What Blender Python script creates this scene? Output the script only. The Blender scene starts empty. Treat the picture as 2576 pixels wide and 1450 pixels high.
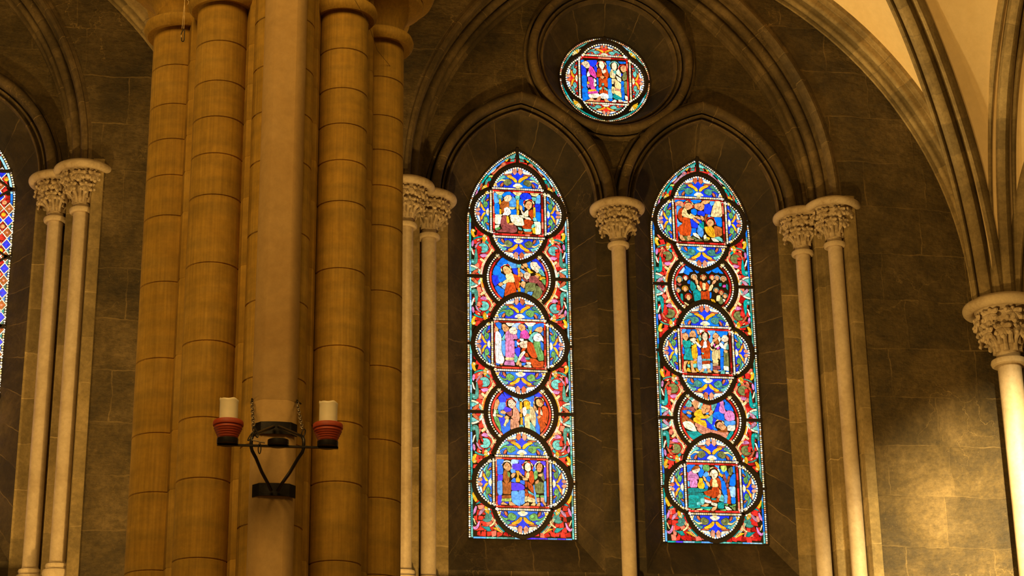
import bpy, bmesh, math, random
from math import sin, cos, pi, sqrt, acos, atan2, radians
from mathutils import Vector, Matrix
from mathutils.geometry import tessellate_polygon
random.seed(7)
S = bpy.context.scene
COL = S.collection

# ------------------------------------------------------------------ camera, light, exposure
cam_d = bpy.data.cameras.new('camera'); cam = bpy.data.objects.new('camera', cam_d); COL.objects.link(cam)
yaw, pitch, roll, FPX = 0.1592, 0.3497, -0.0141, 4879.1
fwd = Vector((sin(yaw)*cos(pitch), cos(yaw)*cos(pitch), sin(pitch)))
rgt = Vector((cos(yaw), -sin(yaw), 0)); upv = rgt.cross(fwd)
r2 = cos(roll)*rgt + sin(roll)*upv; u2 = -sin(roll)*rgt + cos(roll)*upv
M = Matrix((r2, u2, -fwd)).transposed().to_4x4(); M.translation = (-3.7126, -17.0973, 0.0)
cam.matrix_world = M
cam_d.sensor_width = 36; cam_d.lens = FPX*36/2576; cam_d.clip_end = 200
S.camera = cam
S.view_settings.view_transform = 'Standard'; S.view_settings.look = 'None'
S.view_settings.exposure = 0.0; S.view_settings.gamma = 1.0; S.view_settings.use_curve_mapping = False
w = bpy.data.worlds.new('nave_air'); S.world = w; w.use_nodes = True
w.node_tree.nodes['Background'].inputs[0].default_value = (1.0, 0.58, 0.20, 1)
w.node_tree.nodes['Background'].inputs[1].default_value = 0.042

def aim(o, tgt):
    o.rotation_euler = (Vector(tgt)-o.location).to_track_quat('-Z', 'Y').to_euler()
def area(name, loc, tgt, sx, sy, power, col):
    l = bpy.data.lights.new(name, 'AREA'); l.shape = 'RECTANGLE'; l.size = sx; l.size_y = sy; l.energy = power; l.color = col
    o = bpy.data.objects.new(name, l); COL.objects.link(o); o.location = loc; aim(o, tgt); return o
def spot(name, loc, tgt, power, col, size, blend, rad):
    l = bpy.data.lights.new(name, 'SPOT'); l.energy = power; l.color = col; l.spot_size = radians(size); l.spot_blend = blend; l.shadow_soft_size = rad
    o = bpy.data.objects.new(name, l); COL.objects.link(o); o.location = loc; aim(o, tgt); return o
WARM = (1.0, 0.625, 0.185); AMB = (1.0, 0.60, 0.17)
# floor lamps washing the aisle wall from below
area('aisle_uplight', (-1.9, -5.4, 0.5), (0.4, 0.0, 4.6), .3, .3, 410, WARM)
area('aisle_uplight', (-8.9, -5.4, 0.5), (-6.2, 0.0, 4.6), .3, .3, 410, WARM)
spot('vault_spot', (-2.6, -2.6, 3.0), (3.0, -2.5, 8.9), 1350, (1.0, .76, .33), 36, .7, .06)
# soft lamps of the nave, on the pier front
area('nave_lamp', (-6.3, -15.5, 9.0), (-3.4, -8.0, 3.8), 4.0, 4.0, 600, AMB)
area('nave_lamp', (2.0, -15.0, 9.0), (-3.0, -8.0, 4.0), 3.0, 3.0, 190, AMB)
# spotlights high on the arcade, aimed at the wall shafts
spot('arcade_spot', (2.1, -6.7, 6.9), (4.2, -0.75, 2.35), 19000, (1.0, .77, .36), 46, 1.0, .05)
spot('arcade_spot', (-0.9, -6.2, 2.0), (-2.05, -0.6, 3.0), 260, (1.0, .76, .34), 20, .9, .06)

# ------------------------------------------------------------------ object helpers
def link(name, me, parent=None, loc=None):
    o = bpy.data.objects.new(name, me); COL.objects.link(o)
    if parent: o.parent = parent
    if loc: o.location = loc
    return o
def tag(o, label=None, cat=None, group=None, kind=None):
    if label: o['label'] = label
    if cat: o['category'] = cat
    if group: o['group'] = group
    if kind: o['kind'] = kind
    return o
def empty(name, loc, label, cat, group=None, kind=None):
    o = bpy.data.objects.new(name, None); COL.objects.link(o); o.location = loc; o.empty_display_size = .1
    return tag(o, label, cat, group, kind)

class MB:
    def __init__(s): s.v = []; s.f = []; s.uv = []; s.c = []
    def vert(s, p): s.v.append(tuple(p)); return len(s.v)-1
    def face(s, idx, uv=None, col=None):
        s.f.append(tuple(idx)); s.uv.append(uv); s.c.append(col)
    def grid(s, rows, uvs=None, closed=False, flip=False):
        base = len(s.v); n = len(rows[0])
        for r in rows: s.v.extend(tuple(p) for p in r)
        m = n if closed else n-1
        for i in range(len(rows)-1):
            for j in range(m):
                k = (j+1) % n
                q = (base+i*n+j, base+i*n+k, base+(i+1)*n+k, base+(i+1)*n+j)
                u = None
                if uvs: u = (uvs[i][j], uvs[i][j+1 if closed else k], uvs[i+1][j+1 if closed else k], uvs[i+1][j])
                if flip: q = q[::-1]; u = u[::-1] if u else None
                s.face(q, u)
    def box(s, c, d, rot=None):
        b = len(s.v)
        for x in (-1, 1):
            for y in (-1, 1):
                for z in (-1, 1):
                    p = Vector((x*d[0]/2, y*d[1]/2, z*d[2]/2))
                    if rot: p = rot @ p
                    s.v.append(tuple(Vector(c)+p))
        for q in ((0,1,3,2),(4,6,7,5),(0,4,5,1),(2,3,7,6),(0,2,6,4),(1,5,7,3)): s.face([b+i for i in q])
    def lathe(s, prof, c=(0,0,0), n=32, a0=0, a1=2*pi):
        cl = abs(a1-a0-2*pi) < 1e-6; N = n if cl else n+1
        rows = []; uvs = []; L = 0; pv = None
        for (r, z) in prof:
            if pv: L += sqrt((r-pv[0])**2+(z-pv[1])**2)
            pv = (r, z)
            rows.append([(c[0]+r*cos(a0+(a1-a0)*k/n), c[1]+r*sin(a0+(a1-a0)*k/n), c[2]+z) for k in range(N)])
            uvs.append([((a0+(a1-a0)*k/n)*max(r, .05), z+c[2]) for k in range(n+1)])
        s.grid(rows, uvs, closed=cl)
        return s
    def tube(s, pts, r, n=8, cap=True, flat=1.0):
        pts = [Vector(p) for p in pts]; rr = r if isinstance(r, (list, tuple)) else [r]*len(pts)
        rows = []; up = Vector((0, 0, 1)); prev = None
        for i, p in enumerate(pts):
            t = (pts[min(i+1, len(pts)-1)]-pts[max(i-1, 0)]).normalized()
            if prev is None:
                a = up if abs(t.dot(up)) < .9 else Vector((1, 0, 0)); x = t.cross(a).normalized()
            else: x = (prev-t*prev.dot(t)).normalized()
            prev = x; y = t.cross(x)
            rows.append([tuple(p+x*cos(2*pi*k/n)*rr[i]+y*sin(2*pi*k/n)*rr[i]*flat) for k in range(n)])
        b = len(s.v); s.grid(rows, None, closed=True)
        if cap:
            s.face([b+k for k in range(n)][::-1]); e = b+(len(rows)-1)*n; s.face([e+k for k in range(n)])
    def blob(s, c, ax, n=8, m=6):
        """ellipsoid, ax = three axis vectors"""
        c = Vector(c); rows = []
        for i in range(m+1):
            ph = -pi/2+pi*i/m
            rows.append([tuple(c+ax[0]*cos(ph)*cos(2*pi*k/n)+ax[1]*cos(ph)*sin(2*pi*k/n)+ax[2]*sin(ph)) for k in range(n)])
        s.grid(rows, None, closed=True)
    def mesh(s, name, mat, angle=35):
        me = bpy.data.meshes.new(name); me.from_pydata(s.v, [], s.f)
        if any(u is not None for u in s.uv):
            ul = me.uv_layers.new(name='UVMap'); k = 0
            for f, u in zip(s.f, s.uv):
                for i in range(len(f)):
                    if u: ul.data[k].uv = u[i]
                    k += 1
        if any(c is not None for c in s.c):
            at = me.color_attributes.new('Col', 'FLOAT_COLOR', 'CORNER'); arr = []
            for f, c in zip(s.f, s.c):
                c = c or (0, 0, 0, 1)
                for i in range(len(f)): arr.extend(c)
            at.data.foreach_set('color', arr)
        me.materials.append(mat)
        if angle:
            me.shade_smooth()
            me.set_sharp_from_angle(angle=radians(angle))
        me.update(); return me
    def build(s, name, mat, parent=None, loc=None, angle=35):
        return link(name, s.mesh(name, mat, angle), parent, loc)

# ------------------------------------------------------------------ materials
def nodes(name):
    m = bpy.data.materials.new(name); m.use_nodes = True; nt = m.node_tree
    b = nt.nodes['Principled BSDF']; return m, nt, b
def N(nt, t, **kw):
    n = nt.nodes.new(t)
    for k, v in kw.items():
        if k.startswith('i_'):
            key = k[2:]; n.inputs[int(key) if key.isdigit() else key].default_value = v
        else: setattr(n, k, v)
    return n
def ramp(nt, pts):
    r = nt.nodes.new('ShaderNodeValToRGB'); e = r.color_ramp.elements
    while len(e) < len(pts): e.new(.5)
    for el, (p, c) in zip(e, pts): el.position = p; el.color = c if len(c) == 4 else (*c, 1)
    return r
def mixc(nt, fac, a, b, mode='MIX'):
    n = nt.nodes.new('ShaderNodeMix'); n.data_type = 'RGBA'; n.blend_type = mode
    for sock, v in ((n.inputs[0], fac), (n.inputs[6], a), (n.inputs[7], b)):
        if hasattr(v, 'is_output') or isinstance(v, bpy.types.NodeSocket): nt.links.new(v, sock)
        else: sock.default_value = v
    return n.outputs[2]
def stone(name, base, dark, light, bw=.7, bh=.42, mortar=.012, mort_col=None, offset=.5, vein=.5, bump=.35, scale=1.0, rough=.85, streak=False, rock=0, mamt=.6, fine=.24):
    m, nt, b = nodes(name); L = nt.links.new
    tc = N(nt, 'ShaderNodeTexCoord'); geo = tc.outputs['Object']
    n1 = N(nt, 'ShaderNodeTexNoise', i_Scale=1.8*scale, i_Detail=12, i_Roughness=.70, i_Distortion=.35); L(geo, n1.inputs['Vector'])
    r1 = ramp(nt, [(.36, dark), (.50, base), (.66, light)]); L(n1.outputs['Fac'], r1.inputs[0])
    col = r1.outputs[0]
    n2 = N(nt, 'ShaderNodeTexNoise', i_Scale=26*scale, i_Detail=6, i_Roughness=.7); L(geo, n2.inputs['Vector'])
    r2_ = ramp(nt, [(.3, (1-fine*1.15,)*3), (.7, (1+fine*.85,)*3)]); L(n2.outputs['Fac'], r2_.inputs[0])
    col = mixc(nt, 1.0, col, r2_.outputs[0], 'MULTIPLY')
    hsum = n2.outputs['Fac']
    if streak:
        mp = N(nt, 'ShaderNodeMapping'); mp.inputs['Scale'].default_value = (90, 90, 3); L(geo, mp.inputs[0])
        n3 = N(nt, 'ShaderNodeTexNoise', i_Scale=1.0, i_Detail=3); L(mp.outputs[0], n3.inputs['Vector'])
        r3 = ramp(nt, [(.3, (.82, .82, .82)), (.7, (1.12, 1.12, 1.12))]); L(n3.outputs['Fac'], r3.inputs[0])
        col = mixc(nt, 1.0, col, r3.outputs[0], 'MULTIPLY')
        mp2 = N(nt, 'ShaderNodeMapping'); mp2.inputs['Scale'].default_value = (1.5, 1.5, 16); L(geo, mp2.inputs[0])
        n4 = N(nt, 'ShaderNodeTexNoise', i_Scale=1.0, i_Detail=4); L(mp2.outputs[0], n4.inputs['Vector'])
        r4 = ramp(nt, [(.35, (.78, .8, .84)), (.6, (1.08, 1.05, 1.0))]); L(n4.outputs['Fac'], r4.inputs[0])
        col = mixc(nt, .7, col, r4.outputs[0], 'MULTIPLY')
    if vein > 0:
        nd = N(nt, 'ShaderNodeTexNoise', i_Scale=1.6, i_Detail=5, i_Roughness=.6); L(geo, nd.inputs['Vector'])
        mv = N(nt, 'ShaderNodeVectorMath', operation='MULTIPLY_ADD'); L(nd.outputs['Color'], mv.inputs[0]); mv.inputs[1].default_value = (.9, .9, .9); L(geo, mv.inputs[2])
        vo = N(nt, 'ShaderNodeTexVoronoi', feature='DISTANCE_TO_EDGE', i_Scale=1.7*scale); L(mv.outputs[0], vo.inputs['Vector'])
        rv = ramp(nt, [(.0, (1, 1, 1)), (.007, (0, 0, 0))]); L(vo.outputs['Distance'], rv.inputs[0])
        ng = N(nt, 'ShaderNodeTexNoise', i_Scale=1.1, i_Detail=3); L(geo, ng.inputs['Vector'])
        rg = ramp(nt, [(.48, (0, 0, 0)), (.62, (1, 1, 1))]); L(ng.outputs['Fac'], rg.inputs[0])
        mm = N(nt, 'ShaderNodeMath', operation='MULTIPLY'); L(rv.outputs[0], mm.inputs[0]); L(rg.outputs[0], mm.inputs[1])
        ms = N(nt, 'ShaderNodeMath', operation='MULTIPLY'); L(mm.outputs[0], ms.inputs[0]); ms.inputs[1].default_value = vein
        lc = tuple(min(1, c*2.3) for c in light[:3])+(1,)
        col = mixc(nt, ms.outputs[0], col, lc)
        # small scratches of flaked lime
        vo2 = N(nt, 'ShaderNodeTexNoise', i_Scale=34, i_Detail=8, i_Roughness=.8); L(geo, vo2.inputs['Vector'])
        rs = ramp(nt, [(.60, (0, 0, 0)), (.70, (1, 1, 1))]); L(vo2.outputs['Fac'], rs.inputs[0])
        m3 = N(nt, 'ShaderNodeMath', operation='MULTIPLY'); L(rs.outputs[0], m3.inputs[0]); m3.inputs[1].default_value = vein*.8
        col = mixc(nt, m3.outputs[0], col, lc)
    hgt = hsum
    if bw:
        uv = N(nt, 'ShaderNodeUVMap')
        wob = N(nt, 'ShaderNodeTexNoise', i_Scale=5.0, i_Detail=3); L(uv.outputs[0], wob.inputs['Vector'])
        wa = N(nt, 'ShaderNodeVectorMath', operation='MULTIPLY_ADD'); L(wob.outputs['Color'], wa.inputs[0]); wa.inputs[1].default_value = (.07, .06, .0); L(uv.outputs[0], wa.inputs[2])
        br = N(nt, 'ShaderNodeTexBrick', offset=offset, offset_frequency=2, squash=.72, squash_frequency=3)
        br.inputs['Scale'].default_value = 1.0; br.inputs['Mortar Size'].default_value = mortar; br.inputs['Mortar Smooth'].default_value = .25
        br.inputs['Brick Width'].default_value = bw; br.inputs['Row Height'].default_value = bh; br.inputs['Bias'].default_value = 0
        br.inputs['Color1'].default_value = (.74, .74, .72, 1); br.inputs['Color2'].default_value = (1.2, 1.2, 1.2, 1); br.inputs['Mortar'].default_value = (1, 1, 1, 1)
        L(wa.outputs[0], br.inputs['Vector'])
        col = mixc(nt, 1.0, col, br.outputs['Color'], 'MULTIPLY')
        ngm = N(nt, 'ShaderNodeTexNoise', i_Scale=3.1, i_Detail=4); L(geo, ngm.inputs['Vector'])
        rgm = ramp(nt, [(.44, (mamt*.12, mamt*.12, mamt*.12)), (.64, (mamt, mamt, mamt))]); L(ngm.outputs['Fac'], rgm.inputs[0])
        mf = N(nt, 'ShaderNodeMath', operation='MULTIPLY'); L(br.outputs['Fac'], mf.inputs[0]); L(rgm.outputs[0], mf.inputs[1])
        col = mixc(nt, mf.outputs[0], col, mort_col or tuple(min(1, c*1.7) for c in light[:3])+(1,))
        sub = N(nt, 'ShaderNodeMath', operation='MULTIPLY_ADD'); L(br.outputs['Fac'], sub.inputs[0]); sub.inputs[1].default_value = -.6; L(hsum, sub.inputs[2]); hgt = sub.outputs[0]
    L(col, b.inputs['Base Color']); b.inputs['Roughness'].default_value = rough
    bp = N(nt, 'ShaderNodeBump', i_Strength=bump, i_Distance=.012); L(hgt, bp.inputs['Height']); nrm = bp.outputs[0]
    if rock:
        mpt = N(nt, 'ShaderNodeMapping'); mpt.inputs['Rotation'].default_value = (0, .9, 0); mpt.inputs['Scale'].default_value = (110, 110, 5); L(geo, mpt.inputs[0])
        ntl = N(nt, 'ShaderNodeTexNoise', i_Scale=1.0, i_Detail=2); L(mpt.outputs[0], ntl.inputs['Vector'])
        bpt = N(nt, 'ShaderNodeBump', i_Strength=.25, i_Distance=.006); L(ntl.outputs['Fac'], bpt.inputs['Height']); L(bp.outputs[0], bpt.inputs['Normal']); bp = bpt
        nr = N(nt, 'ShaderNodeTexNoise', i_Scale=5.5, i_Detail=9, i_Roughness=.58)
        mpr = N(nt, 'ShaderNodeMapping'); mpr.inputs['Scale'].default_value = (1, 1, 2.2); L(geo, mpr.inputs[0]); L(mpr.outputs[0], nr.inputs['Vector'])
        bp2 = N(nt, 'ShaderNodeBump', i_Strength=rock, i_Distance=.05); L(nr.outputs['Fac'], bp2.inputs['Height']); L(bp.outputs[0], bp2.inputs['Normal']); nrm = bp2.outputs[0]
    L(nrm, b.inputs['Normal'])
    return m
def c3(r, g, b): return (r, g, b, 1)
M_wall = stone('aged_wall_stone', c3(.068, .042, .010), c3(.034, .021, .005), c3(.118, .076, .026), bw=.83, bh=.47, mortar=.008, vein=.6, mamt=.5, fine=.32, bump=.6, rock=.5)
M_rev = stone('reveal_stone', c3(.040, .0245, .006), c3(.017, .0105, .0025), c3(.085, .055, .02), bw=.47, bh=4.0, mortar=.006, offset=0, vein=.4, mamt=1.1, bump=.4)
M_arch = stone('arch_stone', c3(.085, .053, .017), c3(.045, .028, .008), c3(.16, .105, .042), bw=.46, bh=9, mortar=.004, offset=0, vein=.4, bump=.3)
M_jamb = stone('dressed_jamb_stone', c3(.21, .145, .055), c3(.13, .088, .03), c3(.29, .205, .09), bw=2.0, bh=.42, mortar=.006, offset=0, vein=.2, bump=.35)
M_shaft = stone('shaft_stone', c3(.46, .35, .225), c3(.38, .28, .17), c3(.55, .43, .30), bw=0, vein=0, bump=.12, rough=.6, fine=.12)
M_cap = stone('carved_capital_stone', c3(.46, .35, .22), c3(.30, .21, .11), c3(.52, .40, .25), bw=0, vein=0, bump=.2, scale=2, fine=.10)
M_pier = stone('golden_pier_stone', c3(.40, .225, .022), c3(.34, .185, .014), c3(.47, .28, .045), bw=0, vein=0, bump=.12, streak=True, fine=.12)
M_pshaft = stone('pale_pier_shaft_stone', c3(.47, .29, .10), c3(.41, .24, .075), c3(.53, .34, .135), bw=0, vein=0, bump=.06, scale=.8, fine=.10)
M_rib = stone('rib_stone', c3(.22, .15, .058), c3(.15, .10, .036), c3(.31, .22, .095), bw=.42, bh=9, mortar=.005, mort_col=c3(.10, .07, .035), offset=0, vein=0, bump=.25)
M_plaster = stone('vault_plaster', c3(.72, .52, .26), c3(.68, .475, .225), c3(.75, .55, .29), bw=0, vein=0, bump=.12, rough=.9, fine=.05, scale=.6)
def simple(name, col, rough=.5, metal=0, bump=0, var=.25, sss=0):
    m, nt, b = nodes(name); L = nt.links.new
    tc = N(nt, 'ShaderNodeTexCoord'); n1 = N(nt, 'ShaderNodeTexNoise', i_Scale=30, i_Detail=4); L(tc.outputs['Object'], n1.inputs['Vector'])
    r1 = ramp(nt, [(.3, tuple(c*(1-var) for c in col)), (.7, tuple(min(1, c*(1+var)) for c in col))]); L(n1.outputs['Fac'], r1.inputs[0])
    L(r1.outputs[0], b.inputs['Base Color']); b.inputs['Roughness'].default_value = rough; b.inputs['Metallic'].default_value = metal
    if sss: b.inputs['Subsurface Weight'].default_value = sss; b.inputs['Subsurface Radius'].default_value = (.03, .02, .01)
    if bump:
        bp = N(nt, 'ShaderNodeBump', i_Strength=bump, i_Distance=.003); L(n1.outputs['Fac'], bp.inputs['Height']); L(bp.outputs[0], b.inputs['Normal'])
    return m
M_iron = simple('black_wrought_iron', (.022, .018, .016), .38, .6, .3)
M_chain = simple('worn_steel', (.30, .24, .16), .35, .8)
M_clay = simple('terracotta_red', (.36, .045, .010), .6, 0, .15, .12)
M_wax = simple('candle_wax', (.88, .76, .54), .45, 0, 0, .03, .35)
M_wick = simple('burnt_wick', (.02, .015, .012), .9)
M_arm = simple('window_ironwork', (.022, .012, .005), .7, .2, .2)
M_cord = simple('twine', (.62, .45, .22), .8)
M_wire = simple('thin_wire', (.25, .16, .06), .5, .5)
M_dark = simple('dark_fitting_metal', (.05, .012, .008), .5, .3)
M_floor = stone('floor_flags', c3(.3, .22, .14), c3(.2, .15, .09), c3(.4, .3, .2), bw=.8, bh=.8, vein=0)
def glass_mat():
    m, nt, b = nodes('stained_glass_backlit'); L = nt.links.new
    at = N(nt, 'ShaderNodeAttribute', attribute_name='Col')
    tc = N(nt, 'ShaderNodeTexCoord')
    n1 = N(nt, 'ShaderNodeTexNoise', i_Scale=38, i_Detail=4, i_Roughness=.65); L(tc.outputs['Object'], n1.inputs['Vector'])
    r1 = ramp(nt, [(.32, (.52, .50, .50)), (.5, (1, 1, 1)), (.7, (1.6, 1.6, 1.6))]); L(n1.outputs['Fac'], r1.inputs[0])
    mp = N(nt, 'ShaderNodeMapping'); mp.inputs['Scale'].default_value = (150, 150, 40); mp.inputs['Rotation'].default_value = (0, .35, 0); L(tc.outputs['Object'], mp.inputs[0])
    n2 = N(nt, 'ShaderNodeTexNoise', i_Scale=1, i_Detail=2, i_Distortion=.6); L(mp.outputs[0], n2.inputs['Vector'])
    r2_ = ramp(nt, [(.31, (.50, .42, .36)), (.45, (1, 1, 1))]); L(n2.outputs['Fac'], r2_.inputs[0])
    c = mixc(nt, 1.0, at.outputs['Color'], r1.outputs[0], 'MULTIPLY')
    c = mixc(nt, at.outputs['Alpha'], c, mixc(nt, 1.0, c, r2_.outputs[0], 'MULTIPLY'))
    em = N(nt, 'ShaderNodeEmission'); L(c, em.inputs[0]); em.inputs[1].default_value = 1.35
    gl = N(nt, 'ShaderNodeBsdfGlossy', i_Roughness=.25); gl.inputs[0].default_value = (.03, .03, .03, 1)
    ad = N(nt, 'ShaderNodeAddShader'); L(em.outputs[0], ad.inputs[0]); L(gl.outputs[0], ad.inputs[1])
    L(ad.outputs[0], nt.nodes['Material Output'].inputs[0]); nt.nodes.remove(b)
    return m
M_glass = glass_mat()
M_lead = simple('lead_came', (.020, .011, .005), .7, .1)
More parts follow.
